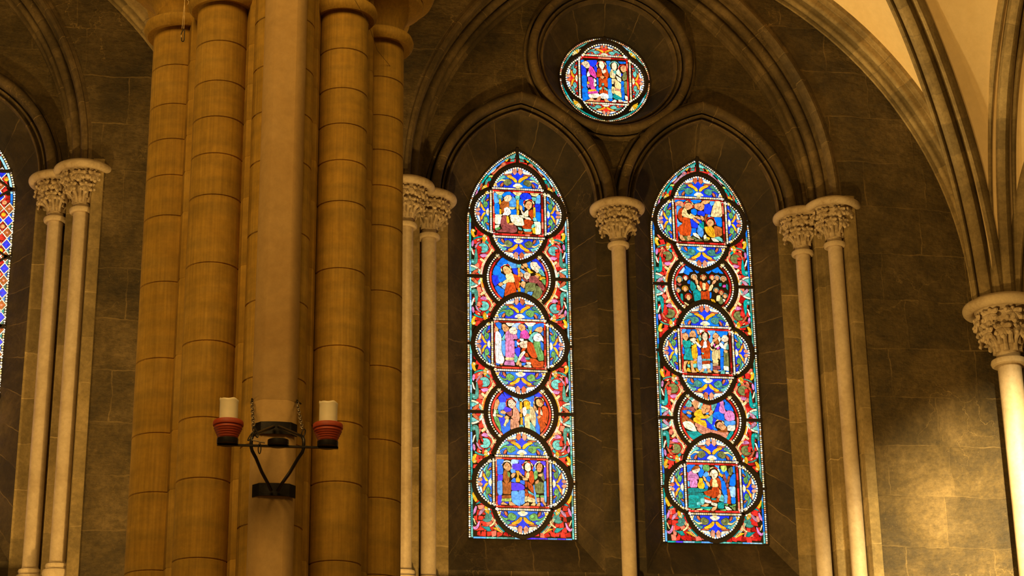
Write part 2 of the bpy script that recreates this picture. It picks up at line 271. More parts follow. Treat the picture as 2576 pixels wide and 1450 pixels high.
# figure panels: colour letter and outline points in millimetres from the medallion centre
PANELS = {
'L1': '''c -231,198 -203,191 -188,106 -228,95;b -228,86 -188,88 -185,-14 -221,-16;Y -219,211 -135,212 -163,184 -191,187;T -195,174 -159,176 -163,145 -192,144;y -180,132 -168,132 -172,85 -180,85;y -177,29 -169,29 -169,-13 -177,-14;b -151,185 -114,213 -74,215 -70,198 -107,178 -139,168;B -62,207 -30,182 -47,173 -66,185;b -147,163 -156,124 -160,133;S -135,151 -107,178 -75,180 -63,155 -79,128 -108,114 -128,126;o -168,89 -140,121 -112,109 -92,110 -92,63 -124,49 -149,35 -173,51;o -161,26 -137,27 -137,-3 -157,-4;c -51,168 -27,148 -16,67 -52,70 -80,68 -88,106 -59,138;Y -50,216 35,212 14,185 -18,187;T -22,174 14,176 9,141 -15,140;y -11,132 5,133 0,38 -12,37;y -8,25 4,25 3,-13 -9,-14;b -69,30 -20,37 -21,-15 -69,-17;w -221,-29 -161,-26 -166,-39 -222,-42;w -222,-50 -166,-47 -178,-120 -222,-118;w -77,-26 -1,-22 11,-39 -77,-43;w -74,-51 39,-46 54,-126 -23,-126 -54,-97 -66,-85;W -133,40 -108,54 -84,38 -73,0 -101,-27 -121,-20 -149,-25 -129,6;Y -88,59 -68,56 -28,54 -52,40 -76,43;m -162,-64 -141,-33 -121,-37 -118,-96 -103,-121 -71,-128 -31,-135 -15,-168 -23,-194 -56,-204 -123,-199 -183,-201 -215,-194 -171,-184 -151,-170 -167,-133 -170,-99;y -109,-40 -98,-44 -90,-95 -102,-108 -110,-87;s -86,-112 -70,-111 -71,-124 -86,-120;s -62,-106 -46,-114 -59,-123;B 26,185 55,208 95,210 123,190 131,160 94,154 62,140 38,151 26,168;b 22,146 50,135 45,92 60,58 56,28 36,65 9,98;Hx 105,95 51;s 73,84 90,120 110,129 134,113 129,70 104,43 85,59 73,72;s 17,82 37,70 36,31 20,39;w 32,27 56,-2 51,-20 36,5;w 64,7 96,38 95,-26 63,-28;R 108,26 137,40 140,-11 139,-62 123,-33 104,0;w 15,-26 47,-24 63,-45 35,-42;w 71,-40 111,-47 123,-63 75,-57;R 62,-70 99,-64 139,-84 138,-101 122,-127 121,-153 81,-159 49,-152 41,-135 66,-121;T 49,-165 125,-165 117,-183 65,-185;T 1,-150 25,-157 29,-170 9,-167;R 1,-188 41,-191 32,-208 0,-205;R 57,-194 133,-191 128,-208 64,-207;Y 123,212 204,212 179,185 139,191;T 139,170 179,167 171,137 146,140;y 153,63 165,63 164,-31 152,-32;c 192,194 216,195 215,113 174,111 183,163;B 170,102 218,100 213,27 169,29;b 172,16 217,14 215,-76 195,-72 172,-22;T 147,-49 167,-39 179,-73 151,-70;T 138,-118 170,-103 174,-120 129,-148;w 155,-87 215,-84 213,-204 168,-210 170,-116;y 133,-152 162,-147 161,-202 149,-203;g -223,-169 -191,-155 -179,-167 -215,-186;w -223,-140 -187,-134 -195,-151 -223,-161''',
'L2': '''b -160,199 -109,178 -116,141 -141,140 -173,112 -211,130;b -218,120 -180,101 -180,64 -174,38 -203,17 -250,31 -240,78;B -257,17 -206,13 -191,-46 -232,-88 -251,-49;b -200,13 -168,38 -136,19 -127,-14 -181,-49 -191,-30;b -232,-101 -207,-87 -176,-109 -144,-127 -158,-201 -195,-170;l -169,-89 -125,-63 -138,-117;c -103,168 -33,151 -21,105 -62,100 -84,129 -103,148;B -62,93 -18,98 -16,31 -47,50;T -17,145 18,147 14,110 -11,109;y -5,99 8,100 4,62 -6,62;y -6,35 6,22 -3,15;y 2,-45 9,-54 2,-71;y -5,-102 8,-101 7,-141 -8,-135;c 14,96 61,65 42,47 20,73;Hx -123,87 47;s -148,103 -129,114 -97,98 -72,69 -82,49 -108,37 -133,43 -148,72;Y -123,30 -95,38 -73,46 -54,23 -45,-37 -77,-45 -99,-36 -137,-61 -156,-55 -150,-45 -111,-16 -124,7;s -197,-70 -172,-52 -160,-72 -182,-86;R -112,-53 -74,-48 -49,-53 -37,-103 -28,-149 -82,-158 -139,-187 -132,-127;R -54,36 -16,25 16,6 15,-14 -4,-35 2,-71 -14,-112 -27,-89 -36,-40 -42,-6;s 37,148 69,156 84,130 75,113 49,128;s 24,127 43,118 49,105 30,101;b 82,163 114,178 110,131 113,97 94,117;B 124,185 156,207 184,188 228,136 246,80 215,102 190,148 159,174;S 117,158 139,169 171,164 187,134 209,115 189,101 189,74 173,63 157,86 132,98 116,125;T 196,101 221,96 249,36 226,39 195,68;y 81,106 100,97 112,74 134,65 112,57 93,70;o 55,95 81,83 87,69 61,82;s -6,52 17,60 39,41 35,20 16,19;S 55,48 74,62 105,47 108,34 92,3 76,-8 54,14;m 35,14 60,-12 85,-21 79,-28 53,-22 35,0;m 105,17 146,25 187,4 190,-20 167,-44 123,-39 98,-30;s 156,32 175,40 191,20 181,13;y 163,53 201,48 210,31 182,37;y 204,18 242,19 254,7 210,5;y 197,1 219,-2 206,-9;m 180,-47 200,-26 225,-48 243,-94 230,-115 199,-79;G 66,-59 98,-44 155,-48 147,-108 128,-126 96,-121 80,-125 67,-155 55,-156 62,-102;G 127,-176 150,-122 167,-74 198,-86 220,-132 197,-186 158,-208;s 18,-54 37,-33 59,-42 46,-96 21,-74;c 25,-7 53,-26 28,-23;b 11,-91 49,-109 45,-153 14,-144;c 80,-138 128,-139 108,-177 77,-158;g 219,-8 254,-7 250,-57 231,-35;b -24,-129 -15,-129 -18,-142''',
'L3': '''b -229,206 -201,216 -178,204 -183,155 -202,158 -217,182;s -233,178 -210,154 -214,133 -234,137;W -230,120 -210,125 -191,102 -180,53 -184,28 -185,-69 -155,-145 -167,-182 -198,-187 -229,-180 -235,-39;b -194,142 -167,143 -156,111 -172,78 -187,106;T -168,58 -144,103 -148,54 -164,45;s -170,192 -147,201 -104,162 -132,128 -155,136;w -131,214 -52,213 -76,192 -108,187;c -176,29 -145,42 -142,-55 -139,-96 -154,-113 -173,-57;p -132,120 -108,137 -93,114 -62,102 -58,62 -86,44 -133,43 -140,71;p -54,91 -38,103 -27,67 -39,58 -54,66;p -137,34 -59,41 -60,-32 -57,-121 -139,-124 -134,-55;Y -139,-132 -65,-130 -65,-146 -139,-148;p -139,-161 -65,-154 -58,-202 -89,-199 -155,-198;S -104,146 -76,171 -45,173 -30,141 -34,116 -58,107 -89,118;l -76,184 -37,214 3,216 -13,194 -22,161 -37,173;s -9,195 18,208 46,189 49,160 13,142 -10,166;P 9,126 41,151 68,136 87,88 79,71 55,66 24,77 5,76;b -22,153 2,142 -3,92 -11,68 -23,67 -26,108;b -51,38 -35,38 -32,-15 -48,-11;B -48,-40 -17,-26 -5,-30 -10,-103 -26,-112 -45,-72;T -53,-89 -26,-128 -42,-169 -54,-162;r -23,47 -4,56 -12,35 -24,30;W 0,60 28,61 28,45 8,44;W -28,26 -16,19 -16,2 -28,10;r -20,-6 -1,-26 -16,-18;S -8,15 16,32 67,42 62,-19 46,-28 7,-17;R 71,30 110,27 125,-5 155,-65 163,-97 146,-122 115,-119 69,-56;R 91,-128 146,-138 177,-165 216,-156 215,-208 121,-212 103,-168;R 27,-29 50,-36 22,-65 14,-58;P 13,-127 29,-98 45,-126 48,-166 21,-159 5,-155;w 14,-78 34,-61 45,-69 9,-119 -7,-148 -18,-144 -6,-107;s -22,-152 -11,-160 -27,-197 -38,-189;s -11,-176 5,-176 4,-208 -11,-204;R 45,-85 65,-80 76,-112 53,-109;T 52,-125 84,-124 84,-136 56,-137;R 56,-149 91,-152 91,-164 60,-161;w 60,-170 95,-172 94,-184 63,-182;w 35,-207 75,-193 98,-201 98,-213 43,-211;b 12,-179 48,-178 36,-195 16,-195;b -229,-192 -202,-195 -206,-203 -225,-200;s -186,-191 -171,-186 -175,-202 -187,-199;w 50,222 153,226 120,196 81,190;T 81,186 116,187 108,150 88,149;y 96,141 108,146 103,117 92,117;B 42,205 69,185 65,177 46,193;c 61,165 80,149 84,129 68,136;b 128,192 168,214 224,224 223,187 191,190 152,172 119,138 116,159;s 143,151 167,177 203,187 215,171 210,146 194,133 167,144;b 193,51 220,19 218,-46 203,-22;b 202,125 222,150 221,101;g 130,36 185,42 191,-23 218,-83 217,-140 177,-145 166,-105 136,-16;T 107,105 135,131 167,132 151,119 123,97 111,76 122,48 118,32 98,47 83,63;W 135,98 166,120 190,116 213,80 220,48 201,59 181,46 142,49 130,69''',
'L4': '''B -174,186 -141,131 -148,107 -201,105 -211,139;B -163,203 -93,171 -100,157 -134,138;l -87,164 -46,159 -27,121 -44,117 -67,144;s -245,66 -235,114 -215,129 -205,95 -222,60 -229,35 -252,38;c -212,98 -148,100 -145,62 -172,30 -216,39 -208,70;V -148,59 -88,36 -109,1 -149,14 -159,34;Hr -91,92 51;S -114,118 -87,130 -61,103 -51,86 -78,47 -101,57 -118,80;b -212,29 -189,23 -189,9 -163,-11 -173,-21 -203,-9;s -189,13 -169,20 -146,4 -153,-7 -176,-4 -189,2;b -179,-15 -153,-14 -156,-31 -173,-32;s -226,-20 -200,-26 -176,-35 -183,-42 -206,-36 -226,-30;w -249,28 -239,21 -239,-6 -253,-7;g -232,25 -219,18 -219,-6 -229,-3;w -260,-17 -240,-17 -240,-34 -260,-31;g -253,-44 -223,-44 -200,-111 -191,-179 -208,-146 -237,-95;B -213,-50 -166,-42 -150,-76 -157,-110 -191,-128 -207,-77;s -153,-41 -136,-30 -116,-44 -123,-54 -150,-52;Y -143,-65 -120,-61 -123,-82 -144,-103 -151,-127 -161,-117 -150,-96;b -106,-64 -104,-156 -141,-137 -140,-110 -120,-88;b -187,-135 -167,-127 -101,-170 -138,-192 -165,-206 -181,-172;m -136,0 -95,9 -88,30 -89,-22 -109,-26;q -96,-60 -76,-66 -43,-86 -23,-92 -24,-147 -64,-159 -98,-153;q -68,51 -55,58 -28,25 -16,-30 -23,-72 -33,-79 -63,-63 -89,-39 -72,-25 -72,23;c -37,111 -13,111 -15,15 -31,31 -44,59;T -13,146 11,147 7,126 -10,125;y -7,105 7,105 6,46 -8,42;s -5,29 9,40 15,12 5,2 -5,15;y -9,-6 5,-9 4,-36 -6,-33;y -2,-50 11,-50 10,-105 -3,-105;T -13,-116 17,-115 23,-139 -14,-136;b 24,147 48,162 116,185 125,158 118,119 101,112 74,132 48,148;B 123,196 157,214 200,177 176,166 136,172;Hw 50,93 44;y 30,113 51,124 74,111 80,76 73,45 49,44 33,68;b 97,105 111,105 110,70 94,77;T 84,-85 104,-109 123,-136 136,-183 103,-171 83,-137;T 56,27 76,38 92,1 79,-6 55,7;Y 35,-32 75,-24 77,-86 76,-154 43,-152 37,-87;Y 87,63 107,63 126,19 135,-25 130,-125 111,-102 91,-61 82,-17 89,11;W 19,50 40,61 49,27 45,-8 28,-25 22,-1;s 45,-14 65,-3 79,-17 52,-25;b 18,-39 28,-39 30,-104 27,-115 20,-87;Hx 168,117 47;s 148,131 169,142 192,125 205,94 188,73 164,79 148,99;o 172,142 199,129 208,98 192,115;s 121,85 137,64 147,44 137,33 123,54;w 143,27 157,31 156,6 150,10;R 167,59 184,59 183,-17 163,-11;w 187,42 200,4 203,-9 186,-3;R 201,67 225,78 248,51 254,6 246,-56 238,-91 212,-64 189,-24 206,-16 207,18;R 162,-49 192,-37 212,-81 231,-115 204,-150 183,-178 181,-117 165,-83;s 152,-32 166,-21 183,-27 159,-45;b 123,29 156,-11 145,-32 129,-5;b 139,-39 152,-42 161,-83 170,-134 169,-196 153,-200 140,-163 134,-94;B 226,116 238,75 222,88''',
'L5': '''b -228,211 -171,213 -183,178 -202,165 -229,165;b -225,161 -190,162 -180,119 -184,80 -226,79;V -222,68 -184,69 -188,18 -223,17;c -227,10 -188,11 -190,-113 -216,-117 -228,-91;V -224,-125 -194,-125 -198,-205 -225,-206;Hw -141,152 51;s -168,155 -144,187 -121,175 -107,141 -115,121 -134,109 -153,128 -168,139;o -181,3 -154,-19 -132,-11 -108,5 -109,-65 -114,-107 -178,-105 -178,-47;o -172,81 -160,116 -145,105 -138,66 -123,43 -127,12 -147,-8 -162,4 -173,34;g -134,97 -119,90 -119,51 -131,66;o -186,-128 -110,-123 -110,-142 -186,-148;L -187,-155 -107,-149 -107,-172 -191,-175;s -198,-205 -183,-186 -164,-197 -142,-208;s -122,-181 -103,-184 -88,-199 -69,-210 -119,-211;B -164,-185 -134,-185 -138,-196;l -90,215 -37,213 -41,186 -95,180 -98,200;B -29,213 25,211 5,183 -22,182;V -87,169 -56,177 -14,175 -3,148 -30,120 -69,122 -91,145;c -99,125 -69,119 -65,99 -92,91 -103,106;s -100,67 -84,87 -65,84 -77,60 -93,48;y -54,107 -34,108 -35,77 -39,46 -24,30 -28,11 -55,10 -55,33 -43,53 -46,84;s -27,100 -8,77 -8,66 -27,81;s -1,66 15,55 3,54;B -23,116 0,132 19,109 15,74 -8,93;b -101,13 -77,41 -62,33 -63,6;b -21,7 -13,19 18,16 17,-15;V -101,-6 -55,-5 -17,-12 13,-31 17,-54 -10,-66 -98,-72;c -98,-84 -45,-82 -34,-140 -24,-213 -47,-209 -92,-184 -99,-134;c -33,-78 16,-73 19,-131 18,-185 -12,-205 -23,-147;Hx 51,153 47;S 32,172 51,188 74,177 77,126 54,110 31,129;R 31,106 38,106 30,63 26,71;Y 42,87 57,99 65,87 60,48 37,51;R 52,9 82,-13 97,-40 100,-90 81,-75 59,-45;R 73,107 92,111 103,73 106,18 90,-5 71,14 64,44 72,76;s 7,39 30,47 49,36 45,28 14,28;R 29,12 41,9 40,-34 32,-34;R 28,-65 43,-68 43,-88 28,-84;R 27,-100 50,-99 46,-119 27,-119;T 55,-76 100,-106 100,-113 62,-95;R 62,-103 103,-125 111,-140 61,-130;Y 27,-131 38,-130 38,-173 22,-173;Y 50,-130 111,-152 114,-179 49,-172;s 3,-212 34,-192 53,-188 56,-207;s 79,-206 102,-187 117,-194 113,-209;Hw 166,156 47;s 143,163 159,187 182,176 185,145 169,109 146,113 139,144;b 100,127 112,159 123,128 111,112;V 78,212 140,210 112,174 93,193;V 171,207 217,204 216,169 201,177;G 117,-9 144,-4 167,12 194,1 196,-88 142,-93 123,-78;g 111,96 127,116 138,112 137,50 118,34;G 176,90 192,98 202,52 202,21 179,51;s 153,78 172,86 187,79 176,67 157,70;s 125,11 148,27 152,16 136,-4 125,-1;g 130,-113 149,-112 149,-128 130,-128;g 168,-119 195,-119 195,-130 168,-131;q 134,-143 153,-143 152,-174 137,-174;q 172,-139 195,-138 194,-165 171,-169;s 132,-209 148,-189 159,-189 155,-212;s 183,-177 198,-173 213,-199 209,-207;c 105,-20 113,-28 129,-167 133,-190 121,-190 111,-98;c 206,21 217,17 217,-172 209,-176 204,-76;V 208,146 220,154 218,52 213,37 203,99;B 167,-189 179,-181 190,-211 178,-212''',
'O': '''b -236,201 -211,203 -224,184 -237,178;B -182,200 -81,207 -86,170 -108,141 -142,139 -157,174;B -237,151 -193,108 -195,40 -232,38;b -232,29 -191,31 -190,-91 -231,-89;b -232,-107 -186,-100 -179,-172 -164,-216 -185,-226 -210,-241 -231,-243;S -229,170 -199,190 -170,183 -154,147 -163,124 -184,118 -209,139;P -170,19 -128,12 -121,-33 -114,-77 -103,-108 -140,-115 -156,-80 -167,-35;P -146,139 -125,122 -102,78 -90,33 -95,14 -120,31 -148,57 -164,92;W -168,78 -153,38 -178,27 -177,55;y -180,-36 -163,-40 -164,-53 -180,-54;p -181,-63 -164,-81 -169,-99 -181,-82;W -112,4 -96,-13 -96,-31 -109,-36;w -113,-46 -93,-58 -98,-76 -110,-77;y -170,-126 -99,-117 -95,-131 -170,-140;P -175,-149 -83,-134 -79,-152 -175,-163;w -171,-176 -75,-161 -59,-183 -85,-202 -160,-207;s -185,-244 -147,-215 -127,-223 -127,-241;s -98,-239 -72,-197 -51,-191 -60,-228;B -104,132 -83,138 -85,79 -97,96;b -82,15 -70,7 -72,-57 -80,-57;b -90,-94 -77,-71 -69,-111 -70,-138 -86,-121;Hx -32,155 47;S -48,191 -23,197 -7,166 -7,147 -25,114 -42,127 -53,154;R -71,107 -59,121 -42,109 -35,64 -28,37 -57,26 -78,29 -77,61;R -8,120 17,122 32,68 35,41 22,17 2,34 -14,65;W -30,105 -21,101 -26,82;S -18,92 4,107 8,89 -10,70 -22,74;s -45,27 -23,37 -11,29 -24,10 -41,18;R -62,7 -41,9 -43,-73 -60,-83;R -7,11 18,12 21,-33 19,-78 -6,-71;R -29,0 -16,1 -17,-35 -34,-32;T -30,-45 -17,-44 -18,-62 -30,-63;T -61,-101 -31,-81 -36,-100 -57,-115;T -10,-89 18,-106 18,-119 -7,-103;R -31,-81 -14,-80 -15,-103 -32,-104;R -57,-128 -32,-113 -24,-135 -25,-144 -58,-151;R -11,-116 18,-128 21,-160 -8,-152;W -54,-169 -25,-153 8,-160 25,-173 24,-205 -35,-208 -51,-191;s -10,-216 11,-219 31,-240 -3,-242;b 19,204 57,207 44,178 31,164;b 26,159 43,151 63,115 49,69 37,86 25,122;b 26,4 47,19 64,6 61,-89 27,-91;c 31,-105 64,-103 65,-202 32,-200;b 19,-214 73,-211 48,-235;Ht 98,159 47;S 77,176 99,195 119,178 118,137 105,109 84,117 76,144;T 83,94 117,105 116,82 95,63;Y 53,69 71,116 79,107 83,80 73,52 102,36 85,21 56,33;S 70,66 87,76 107,59 103,50 77,48;Y 72,7 89,8 83,-38 71,-39;Y 97,17 130,-17 158,-42 152,-97 103,-82;w 121,92 138,120 158,85 161,40 141,57 120,73;w 115,46 140,29 160,21 159,-15 130,1;Y 69,-75 94,-83 93,-119 84,-147 67,-139;q 98,-92 152,-106 152,-120 102,-105;Y 97,-119 155,-129 158,-183 125,-162 96,-151;t 88,-151 116,-172 158,-192 157,-210 107,-209 74,-188;w 64,-238 90,-219 106,-227 98,-241;w 132,-216 157,-219 173,-232 135,-234;Hr 185,132 43;s 165,145 186,164 215,157 214,111 188,96 168,118;G 197,-13 218,-11 213,-148 197,-131;G 178,31 192,78 213,98 220,52 215,16 189,0;w 200,-167 221,-175 220,-211 203,-203;w 185,-231 219,-229 219,-238 185,-240;b 141,207 213,207 212,194 162,190;B 166,76 179,68 166,49;b 164,-10 189,-13 183,-55 158,-56;b 162,-65 187,-68 192,-149 182,-204 162,-196;b 169,-214 203,-216 177,-227''',
'R1': '''b -236,216 -205,217 -213,205 -237,195;b -194,218 -132,221 -156,204 -179,207;b -85,224 23,225 -1,203 -25,194 -55,197;q -233,187 -202,205 -171,199 -161,179 -166,146 -188,161 -215,168 -235,159;c -227,147 -204,156 -177,146 -206,120 -218,91 -227,62;R -215,79 -198,120 -170,138 -176,89 -181,56 -184,-9 -203,7 -216,46;b -82,118 -51,132 -28,112 -38,71 -77,74;B -17,105 33,111 52,92 43,63 8,70 -19,76;B 56,186 84,195 122,177 124,153 102,86 67,89 49,112;c 116,217 155,219 146,194 126,177 111,197;s 22,196 46,222 109,225 92,204 60,190;s -45,177 -9,191 29,189 48,173 42,140 14,119 -12,130 -46,144;Hx -107,165 47;s -150,163 -125,189 -94,190 -76,175 -73,151 -93,134 -121,120 -135,136;Y -92,77 -54,58 -51,46 -70,45 -96,60;R -171,36 -106,27 -100,-17 -95,-85 -106,-146 -152,-152 -198,-146 -219,-103 -230,-84 -194,-50 -174,-32;Y -172,97 -151,135 -136,123 -130,83 -101,56 -74,45 -79,29 -117,39 -155,45 -177,60;s -47,47 -31,55 -1,41 2,25 -25,31;s -71,37 -48,26 -11,-8 -8,-20 -27,-13 -64,17;s 11,58 30,50 37,26 25,14 14,33;c -229,21 -215,-18 -185,-29 -205,-50 -225,-67;c -223,-107 -209,-139 -218,-163;s -206,-151 -187,-154 -180,-178 -158,-201 -189,-202 -207,-179;s -135,-184 -126,-155 -106,-158 -96,-178 -74,-193 -127,-195;Y 167,220 213,222 221,141 221,64 116,59 126,116 145,170;o 58,72 78,77 60,19 44,11;c 86,73 105,74 100,54 81,61;b 146,48 216,51 215,-42 173,-32 160,8;Hr 109,2 47;s 70,-8 91,21 114,26 132,3 131,-26 103,-43 80,-40;o 142,-41 214,-58 210,-135 151,-154 143,-98;y 44,-58 79,-52 111,-47 132,-74 137,-126 140,-158 105,-156 75,-133 54,-102;B -91,20 -57,6 -24,-33 -37,-70 -83,-60 -93,-28;b -91,-77 -45,-79 -47,-111 -79,-141 -107,-162 -97,-117;c -16,-41 2,-64 24,-79 26,-128 9,-161 -17,-138 -31,-106;t -4,-16 19,-31 33,-47 32,-71 10,-56 -8,-32;t 20,-3 32,-6 34,-38 23,-27;w -74,-128 -47,-127 -25,-146 -11,-178 -41,-163 -68,-148;w 32,-152 48,-139 55,-167 35,-176;w 108,-172 135,-171 180,-201 126,-199;y 62,-162 85,-169 81,-185 65,-182;G -172,-169 -141,-164 -142,-184 -165,-185;G -103,-170 -72,-165 -46,-183 -88,-181;G 31,-184 69,-178 69,-194 38,-196;T 136,-163 182,-152 212,-175 211,-199 181,-185;B -21,20 13,5 16,-15 -11,0;G -58,-196 4,-185 11,-197 -51,-204;G -150,-196 -97,-202 -136,-208''',
'R2': '''l -230,121 -182,181 -176,171 -191,130;b -169,168 -129,129 -143,108 -181,127;b -168,199 -123,173 -95,147 -125,139 -156,172;b -72,155 -37,140 -54,129;b 33,150 86,169 89,156 58,127;b 100,180 147,199 163,190 157,148 137,141 105,153;b 169,180 206,137 170,142;b -146,43 -129,51 -134,17 -150,23;b 64,-69 77,-69 72,-116 62,-123;c 54,52 70,53 66,25 50,42;b -137,-51 -119,-77 -134,-64;t -116,41 -94,25 -73,-14 -78,-35 -111,-53 -126,-23;t -98,-63 -68,-41 -30,-73 -34,-154 -87,-160 -91,-110;R -20,-59 19,-65 56,-43 57,-97 54,-151 12,-142 -21,-140;R -28,42 -9,36 -9,-29 -27,-6;Y 0,26 23,24 20,-37 0,-42;R 34,38 58,5 43,-36 27,-30;m -261,11 -216,10 -229,-8;t 164,30 184,31 179,7 166,6;P 203,14 223,15 222,-2 199,-3;t 236,26 245,13 243,-28 234,-15;t -223,-95 -210,-95 -207,-158 -222,-142;Nr -170,76 25;Nt -233,57 31;Nw -85,87 28;Nx 7,87 28;Nr 95,91 25;NT 144,90 25;Nw 206,79 28;NT -248,-56 22;Ny -179,-36 28;Nr -150,-119 31;Nt 128,-40 25;Nr 179,-61 25;Nt 214,-93 25;s -66,74 -51,48 -52,20 -65,20 -70,53;Y -59,7 -40,-6 -22,-39 -29,-53 -48,-40;s 95,27 107,54 127,62 129,49 108,27;Y 56,-43 71,-1 95,17 97,0 76,-42 62,-49;G 153,-123 180,-112 187,-165 167,-180 151,-167;Y 135,-100 165,-92 155,-147 129,-148;y 74,-136 103,-142 112,-162 83,-153;Y -188,-178 -153,-200 -160,-207 -185,-188;w 195,-131 211,-137 201,-155''',
'R3': '''c -226,218 -194,219 -203,194 -228,185;b -186,215 -146,217 -159,187 -165,145 -184,178;b -133,217 -89,219 -87,182 -80,149 -93,140 -103,181 -118,201;s -220,-104 -192,-99 -209,-128 -219,-170 -205,-206 -225,-211 -231,-162;s -160,-98 -140,-97 -142,-134 -132,-191 -109,-207 -153,-208 -154,-151;y -142,31 -97,40 -92,-25 -102,-67 -134,-68 -141,-27;y -141,47 -104,73 -97,49 -129,39;t -211,20 -158,30 -153,-28 -139,-85 -175,-82 -223,-80 -222,-51 -205,-30;t -227,102 -203,107 -183,95 -163,108 -152,80 -157,46 -210,32 -225,69;s -224,168 -196,182 -176,162 -177,137 -195,107 -214,123 -225,143;b -230,44 -219,19 -221,-26 -233,-22;s -155,179 -134,205 -110,202 -99,165 -100,148 -132,151 -157,150;S -154,121 -117,135 -97,123 -126,106 -147,105;w -131,101 -106,115 -111,81 -127,89;T -143,88 -128,72 -140,68;q -127,-80 -103,-75 -103,-87 -128,-92;y -132,-101 -104,-100 -105,-116 -133,-117;T -133,-130 -105,-125 -107,-157 -131,-158;y -195,-173 -179,-172 -165,-205 -197,-197;y -111,-170 -99,-174 -88,-198 -108,-198;T -190,-136 -174,-139 -171,-156 -187,-156;y -180,-103 -172,-102 -177,-123 -185,-123;s -85,219 -69,207 -66,178 -78,182;T -67,166 -49,125 -58,112 -69,133;y -85,132 -70,108 -71,83 -86,99;B -93,49 -73,46 -59,5 -60,-24 -85,-33 -91,8;l -85,-46 -53,-40 -46,-73 -55,-164 -76,-189 -91,-169 -92,-108;W -57,216 -28,217 -50,191;Hx -7,164 47;S -26,172 -9,193 10,181 12,136 -5,106 -25,126 -31,151;R -59,79 -37,113 -25,118 -31,68 -48,55;w -102,102 -83,82 -52,50 -61,42 -88,66;R -13,35 3,36 30,12 27,-62 -14,-68 -20,-23;R -45,34 -25,35 -27,-6 -47,-7;W -18,97 -1,102 5,61 0,48 -33,43 -23,68;R 11,111 27,103 37,70 31,21 16,36 9,69;T -47,-11 -31,-15 -36,-23;R -48,-32 -28,-35 -30,-64 -46,-65;T -42,-77 26,-70 26,-87 -43,-89;R -43,-98 25,-91 24,-116 -45,-122;w -45,-131 24,-124 26,-161 -43,-167;s -77,-205 -51,-172 -35,-175 -44,-196;s 1,-174 13,-170 36,-201 4,-203;c -27,-175 -7,-174 -12,-191 -28,-191;T -45,-204 -24,-195 -4,-199 -5,-211;c 20,211 93,214 84,184 62,167 43,178;c 38,157 62,163 60,113 43,95 32,120;b 105,210 215,210 209,181 176,175 151,158 136,174 117,198;b 39,13 50,9 49,-94 38,-82;c 36,-111 49,-111 45,-185 29,-177;e 63,9 108,23 107,-67 58,-82 52,-36;s 75,171 96,193 120,177 122,148 97,139 74,151;s 72,126 118,140 84,105 67,105;w 46,79 67,105 74,80 53,59;o 91,101 113,123 124,99 111,81 95,89;w 122,140 135,157 142,132 132,107;P 74,72 86,81 81,51;w 85,47 106,69 127,74 113,53;P 105,40 125,53 125,41 108,32;Y 40,46 55,21 84,31 71,14 47,21;e 120,24 128,24 127,-67 116,-59;Y 62,-90 107,-80 106,-96 61,-106;e 60,-119 105,-105 104,-129 59,-135;m 59,-147 120,-137 122,-166 62,-172;s 57,-180 77,-184 104,-207 68,-204;s 85,-179 117,-195 101,-195;G 171,-3 208,-2 208,-76 208,-138 168,-131 172,-65;W 136,95 152,91 174,59 173,42 150,50 135,74;S 154,137 176,171 200,172 219,144 210,118 181,109 157,121;c 153,108 173,109 172,88 151,87;w 184,88 209,102 204,77 189,35 173,38;T 203,68 216,85 214,36 197,35;s 176,22 204,15 200,2 176,9;w 164,-139 204,-142 206,-179 166,-172;b 137,37 169,38 159,5 161,-32 137,-37;b 136,-50 165,-49 156,-140 146,-177 134,-165;T 137,-190 166,-180 164,-209 132,-210;c 105,-183 138,-181 133,-190;w 181,-200 205,-200 205,-208 181,-209;b 182,-184 206,-183 197,-196''',
